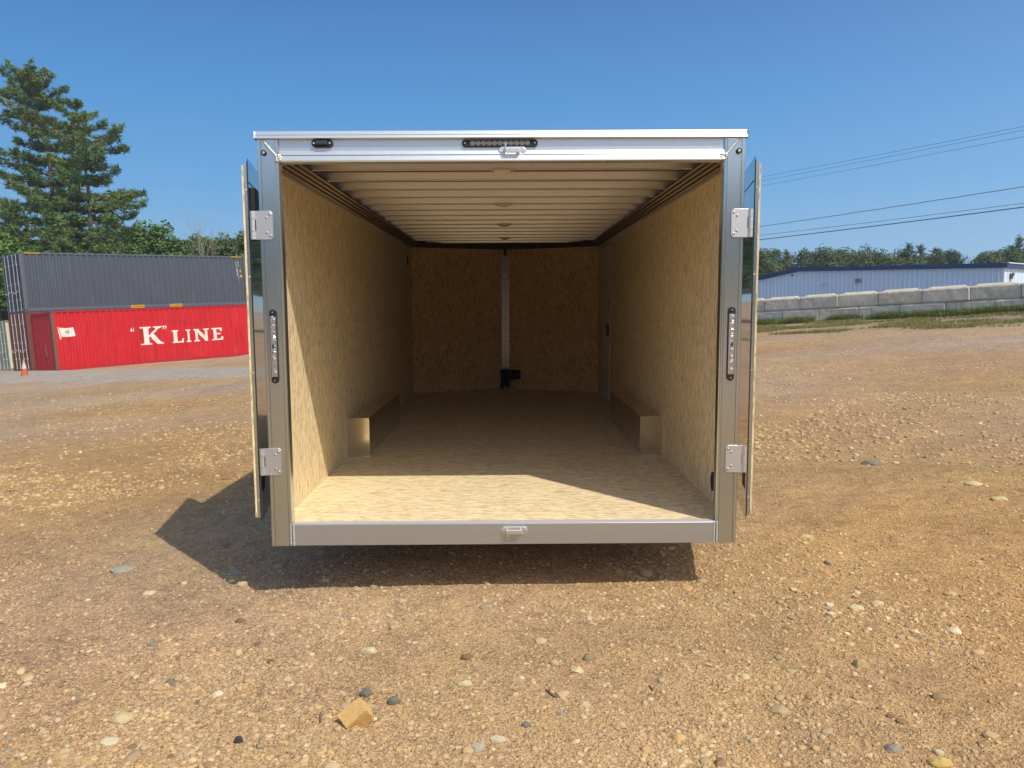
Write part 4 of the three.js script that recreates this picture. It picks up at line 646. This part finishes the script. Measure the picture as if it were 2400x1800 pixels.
scatter('grit', ['fine sandy grit lying over the whole dirt yard', 'coarser grit grains lying over the dirt yard'], 300000, 501, 1.7, 10, .0024, .0068, 1.8, [stoneGeo(1, 0), stoneGeo(2, 0)], .55);
scatter('gravel', ['rounded tan pebbles scattered over the yard', 'flattish mixed pebbles scattered over the yard', 'angular small pebbles scattered over the yard'], 120000, 502, 1.7, 20, .0048, .015, 2.6, [stoneGeo(3), stoneGeo(4), stoneGeo(5, 1, 1)], .85);
scatter('cobbles', ['loose larger pebbles and flat stones across the yard', 'loose pale cobbles across the yard'], 1400, 503, 1.8, 34, .014, .040, 2.4, [stoneGeo(6, 2), stoneGeo(7, 2, 1)], .9);
scatter('embedded_stones', ['flat cream and grey stones bedded in the gravel patches', 'angular stones bedded in the gravel patches'], 4200, 505, 1.8, 15, .009, .026, 1.9, [stoneGeo(9, 2), stoneGeo(10, 2, 1)], 1);
scatter('far_gravel', ['distant loose gravel across the far yard'], 36000, 504, 8, 32, .010, .034, 2.4, [stoneGeo(8)], .8);
{ // stones one can pick out: pixel position, width in pixels, height ratio, colour, angular, label
  const S = [
    [832, 1698, 64, .70, [.86, .56, .25], 2, 'large angular orange brown rock at the lower left of centre'], [559, 1740, 21, .75, [.075, .072, .075], 1, 'small charcoal black stone left of the orange rock'], [858, 1629, 25, .62, [.20, .19, .17], 0, 'smooth grey pebble just above the orange rock'], [923, 1647, 28, .62, [.22, .21, .185], 0, 'round grey pebble right of and above the orange rock'], [862, 1660, 27, .45, [.52, .41, .28], 0, 'tan oval pebble touching the top right of the orange rock'],
    [356, 1513, 22, .5, [.27, .28, .28], 0, 'blue grey flat stone in the left foreground'], [563, 1456, 22, .5, [.24, .17, .12], 0, 'dark brown stone left of the trailer shadow'], [728, 1373, 12, .8, [.42, .31, .19], 0, 'round brown stone on the front edge of the trailer shadow'], [351, 1391, 26, .4, [.68, .60, .44], 0, 'pale cream slab among pebbles at the left'], [286, 1336, 44, .26, [.40, .39, .37], 0, 'long grey slab near the tip of the trailer shadow'], [550, 1341, 30, .4, [.36, .37, .38], 0, 'pale bluish stone lying inside the trailer shadow'], [712, 1477, 22, .45, [.50, .37, .22], 0, 'tan oval stone below the trailer shadow'], [286, 1685, 40, .45, [.66, .54, .34], 0, 'large cream stone sunk in the lower left dirt'], [400, 1603, 25, .55, [.26, .22, .20], 0, 'dark grey brown cobble in the lower left'], [602, 1512, 18, .6, [.22, .16, .13], 1, 'small dark reddish stone right of the left gravel patch'],
    [865, 1528, 36, .5, [.70, .62, .46], 1, 'cream angular stone below the sill, left of centre'], [1095, 1542, 28, .6, [.25, .18, .12], 0, 'dark brown disc shaped stone at centre'], [1266, 1504, 27, .5, [.64, .52, .36], 0, 'pinkish cream oval stone right of centre'], [1299, 1557, 21, .75, [.60, .47, .32], 0, 'round tan stone right of the dark brown disc'], [1352, 1572, 30, .5, [.68, .58, .38], 1, 'pale wedge shaped stone beside the curved twig'], [1167, 1733, 34, .5, [.62, .55, .42], 0, 'white ringed oval stone at the bottom centre'], [1121, 1756, 32, .72, [.50, .47, .42], 1, 'grey and white striped stone at the bottom centre'], [1233, 1702, 21, .75, [.23, .22, .21], 0, 'dark striped round stone above the white ringed one'], [1315, 1675, 19, .6, [.38, .33, .34], 0, 'small lilac grey stone right of centre'], [1380, 1543, 26, .8, [.34, .26, .19], 0, 'brown grey flat disc right of centre'], [1089, 1605, 34, .4, [.66, .57, .38], 1, 'pale flat stone left of the curved twig'], [1369, 1653, 25, .6, [.62, .52, .37], 0, 'cream oval stone below the curved twig'],
    [2016, 1560, 28, .85, [.55, .41, .24], 0, 'round tan cobble standing proud on the right'], [2006, 1427, 31, .5, [.70, .60, .40], 0, 'pale cream oval stone alone in the right middle'], [2056, 1416, 27, .4, [.66, .55, .36], 0, 'cream stone right of the lone pale oval one'], [2203, 1789, 46, .45, [.62, .45, .18], 0, 'yellow ochre flat stone at the bottom right'], [2200, 1767, 19, .7, [.66, .56, .40], 0, 'small cream stone resting behind the yellow ochre one'], [1991, 1512, 21, .6, [.62, .51, .34], 0, 'small cream stone above the round tan cobble'], [2094, 1756, 34, .5, [.35, .30, .27], 0, 'grey brown slab in the lower right corner'], [1763, 1739, 16, .9, [.56, .44, .29], 0, 'small upright tan stone in the lower right'], [1826, 1660, 26, .4, [.28, .28, .29], 0, 'blue grey flat stone in the right foreground'], [2281, 1135, 30, .35, [.68, .57, .34], 0, 'pale oval stone at the right edge, level with the floor'], [2343, 1170, 30, .35, [.68, .57, .34], 0, 'flat pale stone close to the right edge of the yard'], [2046, 1088, 44, .22, [.27, .25, .23], 0, 'dark grey slab in the reddish dirt right of the trailer'], [1645, 1362, 22, .5, [.52, .41, .27], 0, 'tan stone at the right end of the trailer shadow'], [1889, 1260, 28, .4, [.62, .48, .26], 0, 'yellowish flat stone right of the trailer sill']];
  S.forEach(([x, y, w, hr, col, ang, label], i) => {
    const p = ground(x, y), d = p.distanceTo(camera.position), s = w * d / 1800 / 2 * 1.05, m = mesh('stone', i ? stoneGeo(900 + i, w > 30 ? 4 : 3, ang) : blockStone(), phy([1, 1, 1], { roughness: .95, specularIntensity: .2, map: rep(stoneMap(), 1, 1) }), null); m.material.color.setRGB(col[0], col[1] * .97, col[2] * .84);
    m.scale.set(s, s * Math.max(.35, hr * 1.05), s * (.62 + .3 * ((i * 7) % 5) / 5)); m.rotation.y = ((i * 37) % 60) / 100 - .3; m.position.set(p.x, gy(p.x, p.z) + m.scale.y * (i < 5 ? .5 : ang ? .22 : .06), p.z); if (!i) { m.scale.set(s * 1.05, s * .80, s * .72); m.rotation.set(.55, .35, .30); m.position.y = gy(p.x, p.z) + s * .55; } tag(m, label, 'stone');
  });
}
function blockStone() { const g = new THREE.BoxGeometry(2, 2, 2, 10, 10, 10), p = g.attributes.position, K = [[-.95, -.8, -.7], [.8, -.9, -.8], [-1.0, .35, -.6], [.75, .95, -.75], [-.85, -.9, .7], [.95, -.8, .75], [-.6, .1, .8], [.9, .8, .55]], q = V(); for (let i = 0; i < p.count; i++) { const x = (p.getX(i) + 1) / 2, y = (p.getY(i) + 1) / 2, z = (p.getZ(i) + 1) / 2; q.set(0, 0, 0); K.forEach((c, k) => { const w = (k & 1 ? x : 1 - x) * (k & 2 ? y : 1 - y) * (k & 4 ? z : 1 - z); q.x += c[0] * w; q.y += c[1] * w; q.z += c[2] * w; }); const l = 1 - .06 * Math.max(0, q.length() - 1) + .07 * noise(q.x * 2.2, q.y * 2.2, q.z * 2.2) + .03 * noise(q.x * 7, q.y * 7, q.z * 7); p.setXYZ(i, q.x * l, q.y * l, q.z * l); } g.computeVertexNormals(); return g; }
function stoneMap() { if (!stoneMap.t) { const a = valueNoise(81, 16), b = valueNoise(82, 64), r = rng(83); stoneMap.t = dataTex(256, (i, j) => { const s = .90 + .26 * (a(i / 16, j / 16) - .5) + .22 * (b(i / 4, j / 4) - .5) + .06 * (r() - .5); return [s, s, s]; }, true); } return stoneMap.t; }
{ // twigs lying on the dirt
  const twig = (pts, rad, col, label) => { const c = new THREE.CatmullRomCurve3(pts.map(([x, y], i) => { const p = ground(x, y); p.y = gy(p.x, p.z) + rad * (1.2 + (i % 2)); return p; })); tag(mesh('twig', new THREE.TubeGeometry(c, 24, rad, 6), std(col, { roughness: .9 }), null), label, 'twig'); };
  twig([[1333, 1578], [1312, 1592], [1296, 1607], [1288, 1622]], .0035, [.40, .27, .16], 'curved light brown twig lying right of centre');
  twig([[1280, 1619], [1291, 1629], [1303, 1637]], .003, [.12, .08, .06], 'short dark twig just below the curved one');
  twig([[1522, 1608], [1530, 1622]], .003, [.11, .08, .06], 'tiny dark twig further right in the dirt');
  twig([[752, 1675], [751, 1697]], .0035, [.20, .13, .12], 'short upright reddish twig left of the orange rock');
}

renderer.render(scene, camera);
